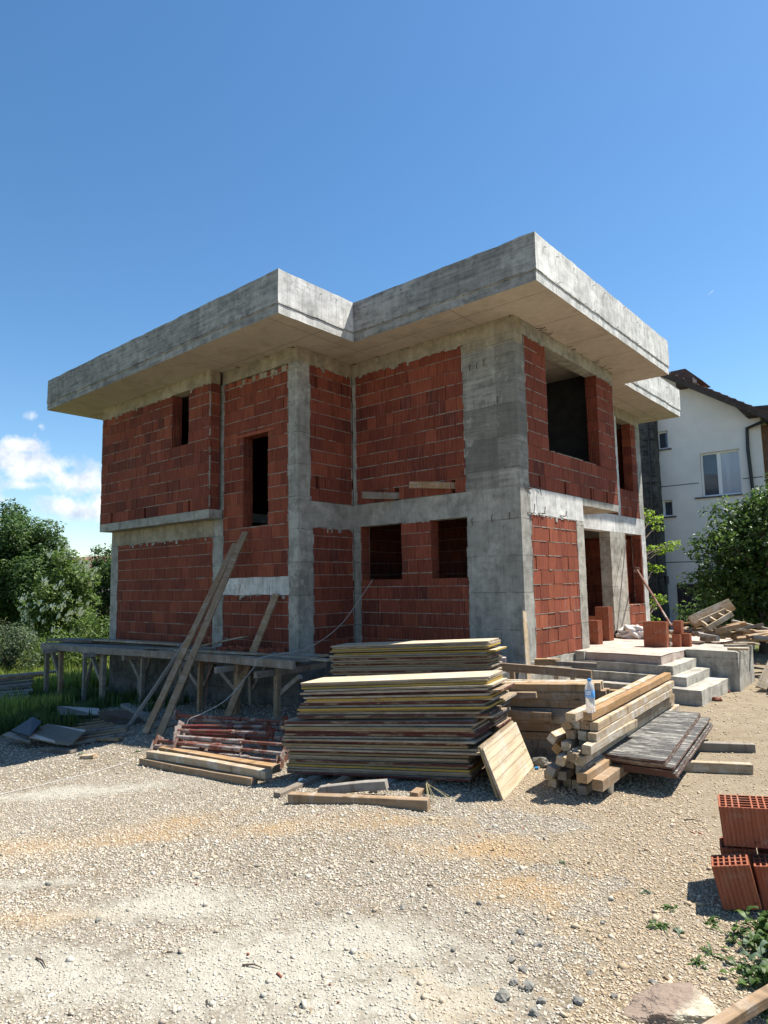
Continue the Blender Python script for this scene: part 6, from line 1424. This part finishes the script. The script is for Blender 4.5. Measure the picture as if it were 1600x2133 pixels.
def weed(base, n, size, label, mat_, cat='weed', spread=.5, group=None, stem=.0):
    """a plant with bent, pointed leaves springing from one crown"""
    mb = MB(); b = Vector(base)
    for i in range(n):
        a = 6.283*rnd.random(); L = size*rnd.uniform(.5, 1.1); w_ = L*(rnd.uniform(.2, .3) if stem else rnd.uniform(.07, .14)); up = rnd.uniform(.35, 1.2); s0 = Vector((rnd.gauss(0, (spread+1.6*(stem > 0))*size*.35), rnd.gauss(0, (spread+1.6*(stem > 0))*size*.35), stem*rnd.random()))
        d = Vector((math.cos(a), math.sin(a), 0)); sd = Vector((-d.y, d.x, 0)); vs = []; N_ = 6
        for j in range(N_+1):
            t = j/N_; p = s0+d*(L*t*(1-.15*t))+Vector((0, 0, L*(up*t-(.55+.4*up)*t*t))); ww = w_*math.sin(math.pi*min(1, .12+.88*t))**.8*(1-.15*t); tw = .25*math.sin(t*9+i)*ww
            vs += [p+sd*ww+Vector((0, 0, tw)), p+Vector((0, 0, -.22*ww)), p-sd*ww+Vector((0, 0, -tw))]
        mb.add(vs, [f for j in range(N_) for f in ((j*3, j*3+1, j*3+4, j*3+3), (j*3+1, j*3+2, j*3+5, j*3+4))])
        mb.tube([Vector((0, 0, -.03)), s0+Vector((0, 0, .002))], .0022, 4)
    mb.tube([Vector((0, 0, -.05)), Vector((0, 0, .012))], .009, 6)
    o = mb.build('weed', [mat_], smooth=True); o.location = b; return tag(o, label, cat, group)
lf_w1 = M_leaf('fresh_weed_leaf', (.03, .065, .014), (.09, .15, .03), .4, .5); lf_w2 = M_leaf('bluish_weed_leaf', (.06, .10, .055), (.15, .20, .13), .35, .55)
for i, (u, v, n_, s, mt, lab, st) in enumerate((
    (1172, 1799, 9, .06, lf_w2, 'lone small weed in the open gravel', 0), (1345, 1858, 10, .07, lf_w2, 'thin tuft of weed left of the near brick shadow', 0), (1372, 1930, 34, .07, lf_w1, 'grassy tuft left of the tipped hollow brick', 0), (1400, 1893, 14, .08, lf_w1, 'sparse tuft above the grassy one beside the brick shadow', 0),
    (1473, 1925, 9, .10, lf_w1, 'bright small leafy weed at the foot of the tipped brick', 0), (1422, 1945, 10, .06, lf_w2, 'tiny weed right of the grassy tuft', 0), (1455, 2010, 12, .09, lf_w1, 'leafy weed above the flat stone', 0), (1480, 1990, 10, .09, lf_w1, 'low weed between the big clump and the gravel', 0),
    (1550, 1968, 20, .065, lf_w1, 'spreading weed on the left side of the big green clump', .05), (1592, 1990, 44, .075, lf_w1, 'big dark leafy clump of weeds at the right edge', .1), (1592, 2010, 12, .10, lf_w2, 'weed with large bluish leaves in the green clump at the right edge', .1), (1560, 2035, 26, .075, lf_w1, 'weed below the bluish leaves at the right edge', .05), (1605, 1950, 50, .08, lf_w1, 'weed behind the bluish leaves at the right edge', .12),
    (1590, 2110, 26, .09, lf_w1, 'low weeds in the corner below the thin timber', 0), (1625, 2060, 50, .08, lf_w1, 'weeds at the frame edge above the thin timber', .08), (290, 1566, 16, .09, lf_w1, 'small weed beside the left end of the front timbers', 0), (170, 1572, 14, .10, lf_w2, 'shaded weed below the torn grey board', 0))):
    weed(atg(u, v), n_, s, lab, mt, stem=st)
# dry stalks by the bearers and a few twigs on the gravel
mb = MB(); p = atg(890, 1648)
for i in range(9): a = rnd.uniform(-.6, 1.2); mb.tube([p+Vector((rnd.uniform(-.03, .03), 0, .06+.02*i*.3)), p+Vector((.1*math.cos(a), -.08, .09)), p+Vector((.22*math.cos(a)+.08, -.16*math.sin(a)-.1, .01))], .0022, 4)
o = mb.build('dry_stalks', [M_simple('straw', (.34, .29, .16), .8, .2, .2, 9, 0)]); tag(o, 'tuft of dry straw hanging from the bearers under the panel stack', 'straw')
for i, (u, v, L) in enumerate(((890, 1843, .09), (1425, 1708, .14), (75, 1995, .16), (505, 2010, .12))):
    p = atg(u, v, .006); q = p+Vector((L*.9, L*rnd.uniform(-.4, .6), .004)); mb = MB(); mb.tube([p, p.lerp(q, .5)+Vector((0, .01, .006)), q], [.005, .004, .002], 5); o = mb.build('twig', [m_bark])
    tag(o, 'thin dark twig lying on the gravel', 'twig', 'twigs on the gravel')
